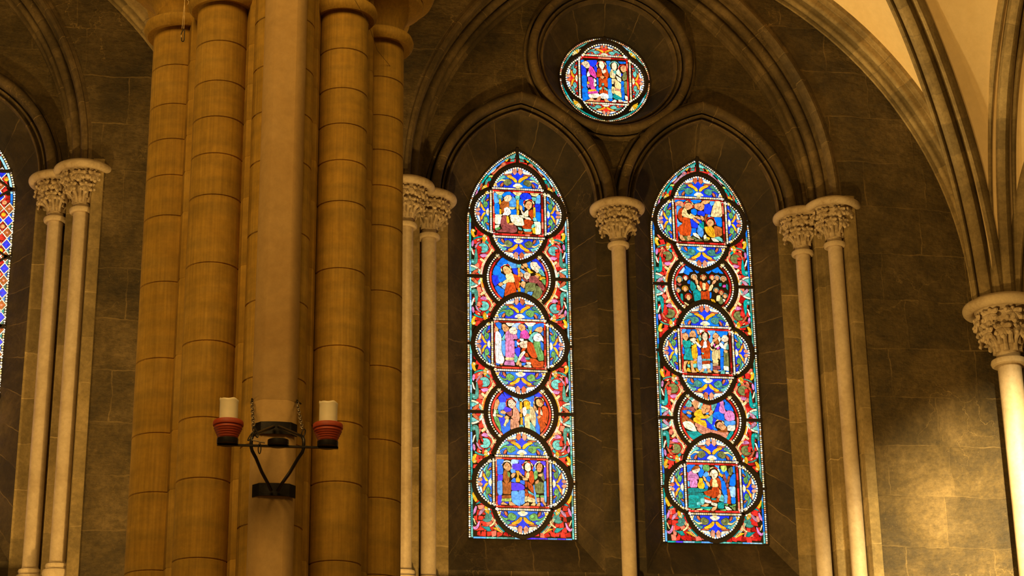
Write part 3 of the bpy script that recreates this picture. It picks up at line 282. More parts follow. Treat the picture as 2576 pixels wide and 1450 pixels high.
'R4': '''B -242,117 -221,114 -235,106;b -257,74 -219,82 -224,51 -245,54;b -209,79 -181,84 -172,66 -196,69;T -227,128 -194,181 -174,157 -172,126 -194,115 -221,121;T -175,210 -141,197 -170,182 -186,196;w -163,175 -142,193 -135,187 -153,169;m -250,92 -222,107 -173,115 -152,112 -147,85 -137,78 -148,64 -168,77 -195,94 -243,85;s -168,154 -135,180 -105,170 -103,142 -110,121 -126,92 -139,106 -148,134 -164,147;w -91,164 -85,157 -86,129 -104,111 -103,128;T -74,157 -64,150 -72,122 -90,115;T -97,104 -80,115 -80,101;s -217,61 -203,69 -182,56 -183,45 -210,51;b -218,34 -197,41 -173,28 -191,10;y -154,1 -129,15 -96,-1 -82,-15 -48,-17 -36,-51 -37,-79 -71,-59 -118,-40 -155,-20;y -145,53 -126,78 -91,93 -78,80 -73,45 -53,25 -18,40 -11,33 -33,11 -74,7 -95,9 -122,19 -145,36;r -68,143 -40,155 -26,152 -55,133;r 2,149 22,132 20,104 -2,68 -5,82 10,111 4,132;s -69,122 -40,141 -6,138 7,125 -2,82 -30,67 -58,53 -71,80 -73,101;s -3,54 19,87 33,83 32,66 10,41;s -26,12 3,30 2,16 -16,5;c -31,53 -13,61 -14,50 -28,47;B -34,-20 -7,-30 19,-64 27,-98 0,-96 -24,-82 -36,-44;B -89,-4 -47,1 -34,-10 -55,-17;o -262,57 -232,26 -152,-34 -156,-48 -200,-25 -227,-9 -263,25;o -264,11 -241,-9 -234,-23 -266,-34;q -139,-44 -91,-60 -44,-83 0,-102 -6,-137 -46,-114 -100,-95 -140,-69;q -127,-92 -80,-108 -26,-135 -34,-145 -88,-140 -115,-116;q 10,-106 71,-118 140,-130 174,-125 143,-192 110,-172 56,-146 8,-137;w -259,-44 -235,-30 -193,-32 -160,-55 -135,-117 -163,-118 -204,-105 -244,-82;t -228,-123 -184,-132 -129,-124 -82,-157 -117,-172 -167,-201 -200,-168;T 22,150 82,173 63,134 40,84 27,101 28,132;B 93,173 106,156 97,114 88,75 49,66 69,113;p 107,177 125,195 138,178 140,140 148,98 157,80 143,62 115,69 99,86 104,121 115,139;b 133,203 153,200 166,186 156,175;b 162,165 176,176 203,152 228,104 231,86 185,85 159,109 153,136;p 157,66 186,88 220,82 239,55 240,6 216,-2 180,-10 154,10 148,38;b 38,49 53,67 102,72 142,45 143,10 132,-8 91,1 57,14 37,28;T 28,48 25,-4 16,-46 -7,-23 -30,1 -5,9 9,27;B 30,17 63,-6 45,-28 44,-49 19,-57;c 142,-7 180,-13 215,-5 246,-15 244,-43 192,-51 164,-63 147,-46;Hx 88,-51 47;o 78,-111 120,-106 156,-80 165,-115 133,-123 92,-117;s 68,-48 90,-27 114,-33 130,-53 153,-70 134,-95 110,-99 94,-82 70,-76;w 171,-66 192,-55 219,-61 240,-53 239,-85 224,-106 196,-103 172,-101;b 22,-60 39,-63 45,-84 65,-104 51,-108 31,-91;t 195,-121 216,-113 219,-127 163,-205 146,-195''',
'R5': '''b -240,210 -165,212 -187,186 -200,169 -239,143;o -196,169 -169,199 -135,205 -124,180 -162,170 -188,157;S -192,157 -158,166 -124,180 -129,158 -147,145 -168,136 -181,136;p -231,135 -205,152 -190,127 -156,128 -140,103 -137,82 -167,77 -209,76 -238,71 -237,105;p -217,68 -154,69 -158,2 -220,1;c -239,55 -231,51 -233,9 -237,9;b -133,158 -107,180 -83,164 -97,121 -115,100 -131,112;c -127,209 -97,214 -103,189 -115,197;g -85,210 -42,216 -31,191 -36,165 -62,156 -87,172;c -85,122 -62,152 -46,140 -47,114 -69,105 -85,113;b -61,93 -39,106 -23,90 -33,56 -54,68;y -129,83 -103,83 -101,54 -85,25 -95,-4 -121,-18 -141,3 -144,28 -130,53;b -96,67 -76,38 -53,5 -57,-8 -78,-4 -85,38;t -238,-12 -54,-16 -71,-29 -105,-38 -239,-46;t -240,-54 -102,-55 -106,-67 -240,-67;t -237,-79 -174,-78 -175,-103 -238,-104;t -166,-77 -99,-76 -96,-101 -167,-102;t -238,-112 -201,-112 -202,-137 -239,-137;t -192,-111 -134,-110 -135,-135 -193,-136;T -125,-110 -92,-109 -93,-134 -126,-135;t -240,-146 -169,-144 -170,-165 -241,-167;T -160,-144 -93,-142 -111,-163 -161,-165;t -241,-175 -137,-172 -138,-193 -242,-192;t -125,-189 -20,-186 -38,-199 -121,-201;Hx 13,141 54;S -21,140 -3,166 23,171 43,150 46,125 28,99 14,82 -2,90 -5,115 -22,119;s -94,105 -78,97 -66,68 -79,67;s -67,55 -50,55 -35,22 -36,10 -56,26;R -30,48 -15,81 -7,82 -9,48 -19,14;Y 1,74 27,78 42,41 40,12 -6,10 -4,48;R 36,91 57,88 71,50 72,-13 57,8 46,41;R -88,-42 -21,-23 -23,-78 -40,-83 -81,-63;R -7,2 48,3 49,-59 27,-81 -16,-99 -17,-36;t -94,-71 -41,-91 -41,-99 -91,-84;R -87,-92 -41,-108 -30,-124 -84,-113;t -20,-103 17,-106 17,-115 -21,-111;R -17,-124 25,-123 24,-135 -18,-136;R 30,-102 47,-105 41,-131 29,-127;W -84,-117 -59,-125 -30,-132 -35,-145 -85,-138;w -22,-145 -2,-148 27,-156 22,-173 -23,-161;s -120,-176 -94,-163 -60,-154 -57,-166 -87,-180;s -26,-215 -12,-190 22,-181 12,-202 -14,-219;s 55,-17 71,-34 66,-59 54,-43;s 35,-85 53,-63 70,-67 64,-88 47,-97;b 57,180 74,177 106,144 97,131 64,151;b 58,113 94,84 77,71 61,83;c 25,213 63,210 58,189;y 64,143 96,118 87,109 63,130;L 84,206 130,212 133,178 115,157 98,160 87,185;b 119,152 132,165 151,128 141,86 127,68 121,110;G 154,179 185,201 192,171 177,129 160,128;m 101,127 113,127 127,73 122,51 103,93;o 150,111 163,111 148,61 135,52;m 130,39 142,39 141,10 128,10;R 132,-7 148,-11 156,-94 154,-149 129,-145 141,-74;b 81,67 106,64 123,-11 125,-57 95,-62 81,-13;c 99,-71 128,-70 125,-141 95,-142;b 159,27 171,95 198,133 215,134 209,24;l 154,10 208,12 203,-81 170,-81 156,-32;b 169,-94 203,-93 200,-143 171,-144;b 198,201 210,206 211,146 199,155;T 50,-118 78,-67 90,-83 92,-129;t 41,-143 91,-142 88,-192 38,-193;g 98,-158 132,-153 123,-166;w 106,-179 131,-183 163,-207 121,-208;g 148,-170 173,-182 182,-173;G 168,-190 198,-181 196,-210;g 174,-161 204,-156 199,-168;g -238,-200 -188,-203 -197,-211;Y -172,-211 -113,-201 -122,-214;g -101,-209 -38,-203 -47,-216;g 50,-210 113,-204 104,-217''',
}
# ------------------------------------------------------------------ room shell: wall with its window recess
HB = 3.506           # half bay
ZS = 7.10            # springing of the window arches
C_SUB, C_CON, C_RIB = .265, .81, .37
TR_Y = -.228         # tracery plane
W_Y = -.72           # wall face

def half_arc(Xc, zc, c, r, side, n):
    """points of one half of a pointed arch, springing to apex; returns [(x, z, arclen)]"""
    te = acos(c/r)
    return [(Xc+side*(-c+r*cos(te*k/n)), zc+r*sin(te*k/n), r*te*k/n) for k in range(n+1)]
def arch_sweep(mb, Xc, zc, c, prof, n=28, t0=0.0):
    """prof: list of (radius, Y)"""
    for side in (1, -1):
        rows = []; uvs = []; Lp = 0; pv = None
        for (r, y) in prof:
            if pv: Lp += sqrt((r-pv[0])**2+(y-pv[1])**2)
            pv = (r, y); te = acos(c/r)
            ths = [te*(t0+(1-t0)*k/n) for k in range(n+1)]
            rows.append([(Xc+side*(-c+r*cos(t)), y, zc+r*sin(t)) for t in ths])
            uvs.append([(t*prof[0][0]*1.05+Xc*3+side*10, Lp) for t in ths])
        mb.grid(rows, uvs, flip=(side < 0))
def roll(cx, cy, r, a0, a1, n=7):
    return [(cx+r*cos(radians(a0+(a1-a0)*k/n)), cy+r*sin(radians(a0+(a1-a0)*k/n))) for k in range(n+1)]
# profiles run from the opening outwards; second number is depth Y (towards the room is negative)
P_SUB = [(.975, -.228), (.978, -.275), (.988, -.286), (.998, -.275), (1.002, -.235), (1.012, -.215), (1.024, -.235), (1.028, -.285), (1.039, -.296), (1.048, -.282), (1.052, -.25), (1.06, -.24)] + roll(1.104, -.342, .046, 150, 385, 9) + [(1.150, -.29), (1.148, -.235), (1.160, -.226), (1.166, -.285), (1.18, -.302), (1.193, -.285), (1.20, -.230)]
P_OCU = [(.655, -.20), (.668, -.245), (.685, -.252), (.695, -.22), (.705, -.235), (.71, -.275), (.722, -.285), (.732, -.27), (.736, -.235), (.744, -.228)] + roll(.782, -.335, .040, 150, 385, 9) + [(.822, -.29), (.820, -.24), (.830, -.232), (.838, -.285), (.85, -.292), (.862, -.28), (.868, -.231)]
P_CON = [(2.69, -.228), (2.69, -.285), (2.712, -.30), (2.722, -.325), (2.712, -.355)] + roll(2.742, -.402, .036, 140, 335, 7) + [(2.780, -.418), (2.806, -.428), (2.814, -.455), (2.79, -.487)] + roll(2.786, -.542, .045, 130, 335, 8) + [(2.832, -.575), (2.862, -.588), (2.868, -.62), (2.838, -.652), (2.826, -.668), (2.824, -.705), (2.835, -.745), (2.86, -.768), (2.885, -.757), (2.895, -.722), (2.93, -.719)]
P_RIB = [(3.71, -.715), (3.686, -.722), (3.680, -.735), (3.686, -.750), (3.745, -.757), (3.762, -.775)] + roll(3.722, -.812, .032, 100, 300, 7) + [(3.765, -.845), (3.80, -.862), (3.805, -.89), (3.775, -.90)] + roll(3.755, -.932, .030, 120, 290, 6) + [(3.80, -.965), (3.80, -.98), (3.825, -.985), (3.84, -1.0), (3.90, -1.005), (3.95, -.88)]

def plate(name, outer, holes, mat, y, parent=None, thick=0):
    loops = [[Vector((x, z, 0)) for x, z in outer]] + [[Vector((x, z, 0)) for x, z in h] for h in holes]
    flat = [p for lp in loops for p in lp]
    tris = tessellate_polygon(loops)
    mb = MB()
    for p in flat: mb.vert((p.x, y, p.y))
    for t in tris:
        a, b, c = [flat[i] for i in t]
        if (b.x-a.x)*(c.y-a.y)-(b.y-a.y)*(c.x-a.x) < 0: t = t[::-1]
        mb.face(t, [(flat[i].x, flat[i].y) for i in t])
    return mb.build(name, mat, parent, angle=0)

def bay_wall_face(Xc, name):
    """both halves of the wall face of one bay with the recess cut out, plus the continuous wall below"""
    mb = MB(); zt = 10.7
    for side in (1, -1):
        hw = [(2.225, 3.2), (2.225, ZS)]
        arc = [(Xc+side*x, z) for x, z in hw] + [(x, z) for x, z, _ in half_arc(Xc, ZS, C_CON, 2.925, side, 26)]
        # strips between the outline and the bay edge, split by courses so shading stays even
        rows = []; uvs = []
        xe = Xc+side*HB
        zs = [z for _, z in arc]
        for (x, z) in arc:
            rows.append([(x+(xe-x)*k/4, W_Y, z) for k in range(5)]); uvs.append([(p[0], p[2]) for p in rows[-1]])
        rows.append([(Xc+(xe-Xc)*k/4, W_Y, zt) for k in range(5)]); uvs.append([(p[0], p[2]) for p in rows[-1]])
        mb.grid(rows, uvs, flip=(side > 0))
    rows = [[(Xc-HB+k*HB/4, W_Y, z) for k in range(9)] for z in (-1.6, .8, 3.2)]
    mb.grid(rows, [[(p[0], p[2]) for p in r] for r in rows])
    o = mb.build(name, M_wall, angle=0)
    return o
def jamb_mesh():
    """recess jambs (plan profile run upwards), both sides, centred on x = 0"""
    mb = MB()
    plan = [(1.6095, TR_Y), (1.89, TR_Y), (1.90, -.24), (1.90, -.455), (1.91, -.465), (1.968, -.465), (1.975, -.475), (1.975, -.535), (2.115, -.535), (2.125, -.545), (2.125, -.70), (2.135, -.742), (2.22, -.742), (2.232, -.735), (2.232, W_Y)]
    zs = [3.18+(ZS+.02-3.18)*k/10 for k in range(11)]
    for side in (1, -1):
        rows = []; uvs = []; L = 0; pv = None
        for p in plan:
            if pv: L += abs(p[0]-pv[0])+abs(p[1]-pv[1])
            pv = p
            rows.append([(side*p[0], p[1], z) for z in zs]); uvs.append([(L+side*5, z) for z in zs])
        mb.grid(rows, uvs, flip=(side < 0))
    return mb
def reveal_mesh():
    """splayed reveals, sills, mullion face and recess back for the pair of lancets, centred on x = 0"""
    mb = MB(); nj, na = 10, 22
    for Xl in (-.9, .9):
        for side in (1, -1):
            inn = [(Xl+side*.5, 0, 3.8816+(6.95-3.8816)*k/nj) for k in range(nj)] + [(x, 0, z) for x, z, _ in half_arc(Xl, 6.95, .39, .89, side, na)]
            out = [(Xl+side*.71, TR_Y, 3.547+(ZS-3.547)*k/nj) for k in range(nj)] + [(x, TR_Y, z) for x, z, _ in half_arc(Xl, ZS, C_SUB, .975, side, na)]
            rows = []; uvs = []; L = 0
            for k in range(len(inn)):
                if k: L += (Vector(out[k])-Vector(out[k-1])).length
                a, b = Vector(inn[k]), Vector(out[k])
                rows.append([tuple(a.lerp(b, t/3)) for t in range(4)]); uvs.append([(L+Xl*7+side*3, t*.11) for t in range(4)])
            mb.grid(rows, uvs, flip=(side > 0))
        # sloping sill
        a = [(Xl-.5+k/6, 0, 3.8816) for k in range(7)]; b = [(Xl-.71+k*1.42/6, TR_Y, 3.547) for k in range(7)]
        mb.grid([a, b], [[(p[0]*.8+3, 0) for p in a], [(p[0]*.8+3, .4) for p in b]])
        # face under the sill
        a = [(Xl-.71+k*1.42/6, TR_Y, 3.547) for k in range(7)]; b = [(p[0], TR_Y-.012, 3.18) for p in a]
        mb.grid([a, b], [[(p[0], 0) for p in a], [(p[0], .4) for p in b]])
    zs = [3.18+(ZS+.02-3.18)*k/10 for k in range(11)]
    for x0, x1 in ((-.19, .19),):
        rows = [[(x0, TR_Y, z) for z in zs], [(x1, TR_Y, z) for z in zs]]
        mb.grid(rows, [[(p[2], p[0]+3) for p in r] for r in rows])
    return mb
def sill_course():
    mb = MB()
    prof = [(TR_Y, 3.20), (-.30, 3.20), (-.76, 3.16), (-.90, 3.12), (-.93, 3.08), (-.90, 3.03), (-.80, 3.0), (-.72, 2.94)]
    rows = [[(-HB+k*HB/6, y, z) for k in range(13)] for y, z in prof]
    mb.grid(rows, [[(p[0], i*.1) for p in r] for i, r in enumerate(rows)])
    return mb
def tracery_outline(Xc):
    pts = []
    con_r = half_arc(Xc, ZS, C_CON, 2.70, 1, 30); con_l = half_arc(Xc, ZS, C_CON, 2.70, -1, 30)
    pts += [(x, z) for x, z, _ in con_r] + [(x, z) for x, z, _ in con_l[::-1][1:]]
    # left foot, then under the two sub-arches
    for Xl in (Xc-.9, Xc+.9):
        pts += [(x, z) for x, z, _ in half_arc(Xl, ZS, C_SUB, 1.16, -1, 22)] if Xl < Xc else [(x, z) for x, z, _ in half_arc(Xl, ZS, C_SUB, 1.16, -1, 22) if x > Xc+.004]
        pts += [(x, z) for x, z, _ in half_arc(Xl, ZS, C_SUB, 1.16, 1, 22)[::-1][1:] if (x < Xc-.004 or Xl > Xc)]
    return pts
OZ = 8.66
def ring_sweep(mb, c, prof, n=64):
    rows = []; uvs = []; L = 0; pv = None
    for (r, y) in prof:
        if pv: L += sqrt((r-pv[0])**2+(y-pv[1])**2)
        pv = (r, y)
        rows.append([(c[0]+r*cos(2*pi*k/n), y, c[1]+r*sin(2*pi*k/n)) for k in range(n)]); uvs.append([(2*pi*k/n*.8, L) for k in range(n+1)])
    mb.grid(rows, uvs, closed=True)
def oculus_reveal_mesh():
    mb = MB(); n = 64; a = []; b = []
    for k in range(n):
        t = 2*pi*k/n; a.append((.4625*cos(t), 0, 8.5656+.4625*sin(t))); b.append((.657*cos(t), -.202, OZ+.657*sin(t)))
    mid = [tuple(Vector(p).lerp(Vector(q), .5)) for p, q in zip(a, b)]
    uv = [[(2*pi*k/n*.62, v) for k in range(n+1)] for v in (0, .15, .3)]
    mb.grid([a, mid, b], uv, closed=True)
    return mb

proto = {}
def put(key, maker, name, mat, Xc, label, cat, kind, group=None, angle=35):
    if key not in proto:
        proto[key] = maker().mesh(key, mat, angle)
    o = link(name, proto[key]); o.location.x = Xc
    return tag(o, label, cat, group, kind)
BAYS = ((0.0, 'right bay'), (-7.012, 'left bay'))
for i, (Xc, nm) in enumerate(((0.0, 'bay with the two tall lancets'), (-7.012, 'bay at the left edge'), (7.012, 'bay beyond the right shaft'))):
    if i < 2:
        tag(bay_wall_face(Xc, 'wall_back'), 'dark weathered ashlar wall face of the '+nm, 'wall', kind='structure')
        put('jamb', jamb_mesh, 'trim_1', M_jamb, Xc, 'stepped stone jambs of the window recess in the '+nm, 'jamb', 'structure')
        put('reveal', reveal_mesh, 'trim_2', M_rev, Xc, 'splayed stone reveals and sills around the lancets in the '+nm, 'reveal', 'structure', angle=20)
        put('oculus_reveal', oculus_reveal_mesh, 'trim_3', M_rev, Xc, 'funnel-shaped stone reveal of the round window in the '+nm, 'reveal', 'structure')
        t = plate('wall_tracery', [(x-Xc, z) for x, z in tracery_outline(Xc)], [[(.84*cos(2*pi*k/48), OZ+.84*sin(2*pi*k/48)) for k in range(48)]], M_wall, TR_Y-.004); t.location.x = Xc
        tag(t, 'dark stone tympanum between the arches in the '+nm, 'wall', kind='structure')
        c = put('sill', sill_course, 'trim_4', M_jamb, Xc, 'stone string course under the window shafts in the '+nm, 'sill', 'structure')
    else:
        mb = MB(); rows = [[(Xc-HB+k*HB/4, W_Y, z) for k in range(9)] for z in [-1.6+k*1.2 for k in range(11)]]
        mb.grid(rows, [[(p[0], p[2]) for p in r] for r in rows])
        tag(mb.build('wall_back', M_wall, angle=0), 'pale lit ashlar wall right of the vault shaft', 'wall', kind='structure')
mb = MB(); rows = [[(x, y, -1.6) for x in (-14, -7, 0, 7, 14)] for y in (-24, -16, -8, -.7)]
mb.grid(rows, [[(p[0], p[1]) for p in r] for r in rows]); tag(mb.build('floor', M_floor, angle=0), 'stone floor of the aisle below the picture', 'floor', kind='structure')

# ------------------------------------------------------------------ moulded arches (each a thing)
def arch_thing(name, Xc, c, prof, label, group, mat=M_arch, key=None):
    if key not in proto:
        mb = MB(); arch_sweep(mb, 0, ZS, c, prof); proto[key] = mb.mesh(key, mat, 30)
    o = link(name, proto[key]); o.location.x = Xc
    return tag(o, label, 'arch', group)
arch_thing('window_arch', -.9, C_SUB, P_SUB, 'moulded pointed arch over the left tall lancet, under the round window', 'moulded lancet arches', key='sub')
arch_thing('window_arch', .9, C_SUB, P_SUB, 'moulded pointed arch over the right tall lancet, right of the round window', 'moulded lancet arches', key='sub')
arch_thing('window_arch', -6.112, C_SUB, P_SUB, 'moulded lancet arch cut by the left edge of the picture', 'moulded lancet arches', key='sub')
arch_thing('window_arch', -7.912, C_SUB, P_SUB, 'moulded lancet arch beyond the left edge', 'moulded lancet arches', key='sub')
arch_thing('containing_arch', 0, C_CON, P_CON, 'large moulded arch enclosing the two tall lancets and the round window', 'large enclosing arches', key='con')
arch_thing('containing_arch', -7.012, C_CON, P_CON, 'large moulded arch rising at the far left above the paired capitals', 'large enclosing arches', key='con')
for Xc, lb in ((0, 'moulded round stone frame of the figured round window'), (-7.012, 'moulded round stone frame of the left bay, outside the picture')):
    if 'ocu' not in proto:
        mb = MB(); ring_sweep(mb, (0, OZ), P_OCU); proto['ocu'] = mb.mesh('ocu', M_arch, 30)
    o = link('oculus_frame', proto['ocu']); o.location.x = Xc; tag(o, lb, 'window frame', 'round window frames')

# ------------------------------------------------------------------ vault: wall ribs, cross ribs, plaster webs
DG = [(.16, 5.95), (.2, 6.25), (.25, 6.55), (.33, 6.85), (.43, 7.15), (.60, 7.5), (.81, 7.85), (1.06, 8.2), (1.38, 8.55), (1.82, 8.9), (2.5, 9.28), (3.5, 9.62), (4.85, 9.85)]
TG = [(.13, 5.95), (.15, 6.25), (.18, 6.55), (.22, 6.85), (.28, 7.2), (.40, 7.65), (.57, 8.05), (.76, 8.35), (1.02, 8.7), (1.45, 9.1), (2.1, 9.5), (3.3, 9.8)]
def smooth(pts, it=2):
    for _ in range(it):
        q = [pts[0]]
        for a, b in zip(pts, pts[1:]):
            q.append(tuple(x*.75+y*.25 for x, y in zip(a, b))); q.append(tuple(x*.25+y*.75 for x, y in zip(a, b)))
        pts = q+[pts[-1]]
    return pts
RP = [(-.155, .14), (-.155, .0), (-.145, -.018)] + [(-.118+.024*cos(radians(a)), -.025+.026*sin(radians(a))) for a in (180, 225, 270, 315, 360, 30)] + [(-.090, .035), (-.074, .045), (-.060, .03), (-.056, -.02)] + [(-.022+.036*cos(radians(a)), -.066+.036*sin(radians(a))) for a in (165, 200, 235)]
RP = RP + [(-.014, -.108), (.0, -.114)]; RP = RP + [(-a, b) for a, b in RP[::-1][1:]]
def rib(name, P0, d, curve, label, scale=1.0, group='vault ribs springing from the right wall capital'):
    P0 = Vector(P0); d = Vector(d).normalized(); lat = Vector((-d.y, d.x, 0)); up = Vector((0, 0, 1))
    cv = smooth(curve); rows = []; uvs = []; L = 0
    for i, (s, z) in enumerate(cv):
        a = cv[max(i-1, 0)]; b = cv[min(i+1, len(cv)-1)]
        t = (d*(b[0]-a[0])+up*(b[1]-a[1])).normalized(); nn = (t.cross(lat)).normalized()
        if nn.dot(d-up) > 0: nn = -nn            # towards the vault's back
        if i: L += sqrt((s-cv[i-1][0])**2+(z-cv[i-1][1])**2)
        p = P0+d*s+up*z
        rows.append([tuple(p+lat*u*scale+nn*v*scale) for u, v in RP]); uvs.append([(L, j*.03) for j in range(len(RP))])
    mb = MB(); mb.grid(rows, uvs); o = mb.build(name, M_rib, angle=32)
    return tag(o, label, 'vault rib', group)
def wallrib_mesh():
    mb = MB(); arch_sweep(mb, 0, 6.06, C_RIB, P_RIB, n=36, t0=-.02); return mb
put('wallrib', wallrib_mesh, 'wall_rib', M_rib, 0, 'moulded wall rib sweeping down to the capital at the right edge', 'vault rib', None)
put('wallrib', wallrib_mesh, 'wall_rib', M_rib, -7.012, 'moulded wall rib that ends behind the top of the great pier, left of it', 'vault rib', None)
put('wallrib', wallrib_mesh, 'wall_rib', M_rib, 7.012, 'moulded wall rib rising at the extreme right edge', 'vault rib', None)
def webs(Xs, name_l):
    """plaster cells around the springer at Xs"""
    cvd = smooth(DG); cvt = smooth(TG)
    def at(cv, z):
        for a, b in zip(cv, cv[1:]):
            if a[1] <= z <= b[1]: return a[0]+(b[0]-a[0])*(z-a[1])/(b[1]-a[1])
        return cv[-1][0]
    for side in (-1, 1):
        zs = [6.0+k*.1 for k in range(39)]
        A = []; D = []; T = []; D2 = []
        for z in zs:
            r = 3.88; zz = min(z, 6.06+r*sin(acos(C_RIB/r))-.002); h = zz-6.06
            x = HB-(-C_RIB+sqrt(r*r-h*h))     # distance of the wall rib back from the springer axis
            A.append((Xs+side*x, -.97, z))
            s = at(cvd, z); dx, dy = .723*s, .691*s
            D.append((Xs+side*(dx+.05), -.93-dy, z+.05)); D2.append((Xs+side*dx*.98, -1.0-dy, z+.05))
            T.append((Xs, -.98-at(cvt, z), z+.05))
        for P, Q, lb in ((A, D, 'pale plaster vault cell between wall rib and diagonal rib'), (D2, T, 'orange plaster vault cell between diagonal and cross rib')):
            rows = []
            for p, q in zip(P, Q):
                p, q = Vector(p), Vector(q); mid_lift = .06*(p-q).length
                rows.append([tuple(p.lerp(q, t/8)+Vector((0, 0, mid_lift*sin(pi*t/8)))) for t in range(9)])
            mb = MB(); mb.grid(rows); o = mb.build('ceiling', M_plaster, angle=60)
            tag(o, lb+', '+(('left' if side < 0 else 'right')+' of the '+name_l), 'vault', kind='structure')
for Xs, nm in ((HB, 'right wall capital'), (-HB, 'great pier')):
    webs(Xs, nm)
    g = 'vault ribs springing from the right wall capital' if Xs > 0 else 'vault ribs behind the great pier'
    rib('diagonal_rib', (Xs-.03, -.92, 0), (-.723, -.691, 0), DG, 'thick moulded diagonal vault rib rising leftwards from the '+nm, group=g)
    rib('diagonal_rib', (Xs+.03, -.92, 0), (.723, -.691, 0), DG, 'diagonal vault rib rising rightwards from the '+nm, group=g)
    rib('cross_rib', (Xs, -.95, 0), (0, -1, 0), TG, 'nearly upright cross rib of the vault above the '+nm, group=g)
# ------------------------------------------------------------------ carved capitals and shafts
def leaf(mb, base, ang, r0, r1, z0, z1, s):
    """stiff leaf: stem bowing outwards, ending in a curled cluster of lobes"""
    rad = Vector((cos(ang), sin(ang), 0)); tan = Vector((-sin(ang), cos(ang), 0)); up = Vector((0, 0, 1)); B = Vector(base)
    pts = []
    for k in range(7):
        t = k/6; r = r0+(r1-r0)*(t**2.1); z = z0+(z1-z0)*(1-(1-t)**1.35)
        pts.append(B+rad*r+up*z)
    mb.tube(pts, [s*.20, s*.17, s*.15, s*.15, s*.17, s*.22, s*.28], n=7)
    tip = pts[-1]
    def lobe(da, dr, dz, L, wd, tilt):
        dirv = (tan*sin(da)+(-up)*cos(da)).normalized()
        dirv = (dirv+rad*tilt).normalized(); side = dirv.cross(rad).normalized(); nn = side.cross(dirv)
        c = tip+dirv*L*.50+rad*dr+up*dz
        mb.blob(c, (side*wd, nn*wd*.42, dirv*L*.60), 8, 6)
        mb.blob(c+dirv*L*.34+nn*wd*(.30 if nn.dot(rad) > 0 else -.30), (side*wd*.62, nn*wd*.45, dirv*wd*.55), 7, 5)
        mb.tube([tip, c+(nn if nn.dot(rad) > 0 else -nn)*wd*.42, c+dirv*L*.38+(nn if nn.dot(rad) > 0 else -nn)*wd*.4], [wd*.16, wd*.14, wd*.08], 5)
    lobe(0, s*.08, 0, s*.66, s*.24, .15)
    lobe(radians(55), s*.05, s*.02, s*.64, s*.22, .12); lobe(radians(-55), s*.05, s*.02, s*.64, s*.22, .12)
    lobe(radians(108), s*.0, s*.08, s*.58, s*.21, .10); lobe(radians(-108), s*.0, s*.08, s*.58, s*.21, .10)
    lobe(radians(180), s*-.02, s*.06, s*.40, s*.18, .05)
def column(X, Y, r, z_base, z_neck, k, label, group, seed, abacus_label=None):
    """k = capital size factor (1 = window shaft)"""
    root = empty('column_shaft', (X, Y, z_base), label, 'column', group)
    zb = z_base
    mb = MB().lathe([(r*1.0, 0.04), (r, .10), (r, z_neck-zb)], n=28); mb.build('shaft', M_shaft, root)
    mb = MB().lathe([(r*1.75, -.30), (r*1.75, -.10), (r*1.62, -.085), (r*1.66, -.06), (r*1.78, -.035), (r*1.70, -.008), (r*1.42, 0), (r*1.36, .014), (r*1.45, .03), (r*1.40, .045), (r*1.12, .052), (r, .07)], n=28)
    mb.build('base', M_cap, root)
    h = z_neck-zb
    mb = MB().lathe([(r, -.010*k), (r*1.28, -.016*k), (r*1.46, -.008*k), (r*1.54, .008*k), (r*1.48, .026*k), (r*1.25, .036*k), (r*1.04, .04*k), (r, .05*k)], n=32)
    mb.build('neck_ring', M_cap, root, (0, 0, h))
    mb = MB().lathe([(r*1.02, .03*k), (r*1.0, .09*k), (r*1.12, .16*k), (r*1.5, .24*k), (.150*k, .30*k), (.165*k, .325*k), (.15*k, .335*k)], n=28)
    mb.build('bell', M_cap, root, (0, 0, h))
    rnd = random.Random(seed); mb = MB()
    a0 = rnd.random()*.6
    n1 = 8
    for i in range(n1): leaf(mb, (0, 0, 0), a0+2*pi*i/n1+rnd.uniform(-.06, .06), r*1.02, .150*k, .075*k, .195*k+rnd.uniform(-.008, .008)*k, .100*k)
    for i in range(n1): leaf(mb, (0, 0, 0), a0+2*pi*(i+.5)/n1+rnd.uniform(-.06, .06), r*1.10, .178*k, .12*k, .295*k+rnd.uniform(-.008, .006)*k, .105*k)
    mb.build('leaf_foliage', M_cap, root, (0, 0, h), angle=50)
    mb = MB().lathe([(.14*k, .330*k), (.165*k, .335*k), (.175*k, .352*k), (.180*k, .368*k), (.192*k, .372*k)] + [(.228*k+.037*k*cos(radians(a)), .380*k+.038*k*sin(radians(a))) for a in range(-170, 100, 15)] + [(.215*k, .43*k), (0.02, .432*k)], n=44)
    mb.build('abacus', M_cap, root, (0, 0, h))
    return root
ZB, ZN = 3.40, 6.64
column(0, -.363, .068, ZB, ZN, 1.0, 'slender stone shaft with leafy capital between the two tall lancets', 'window shafts with leaf capitals', 1)
column(-1.805, -.363, .070, ZB, ZN, 1.0, 'inner of the paired window shafts just right of the great pier', 'window shafts with leaf capitals', 2)
column(-2.047, -.612, .070, ZB, ZN, 1.02, 'window shaft half hidden by the right edge of the great pier', 'window shafts with leaf capitals', 3)
column(1.805, -.363, .070, ZB, ZN, 1.0, 'inner of the paired shafts right of the right tall lancet', 'window shafts with leaf capitals', 4)
column(2.047, -.612, .070, ZB, ZN, 1.02, 'outer of the paired shafts right of the right lancet, beside the bare wall', 'window shafts with leaf capitals', 5)
column(1.805-7.012, -.363, .070, ZB, ZN, 1.0, 'inner of the paired shafts at the far left, next to the cut-off lancet', 'window shafts with leaf capitals', 6)
column(2.047-7.012, -.612, .070, ZB, ZN, 1.02, 'outer of the paired shafts at the far left, with the capital nearest the pier', 'window shafts with leaf capitals', 7)
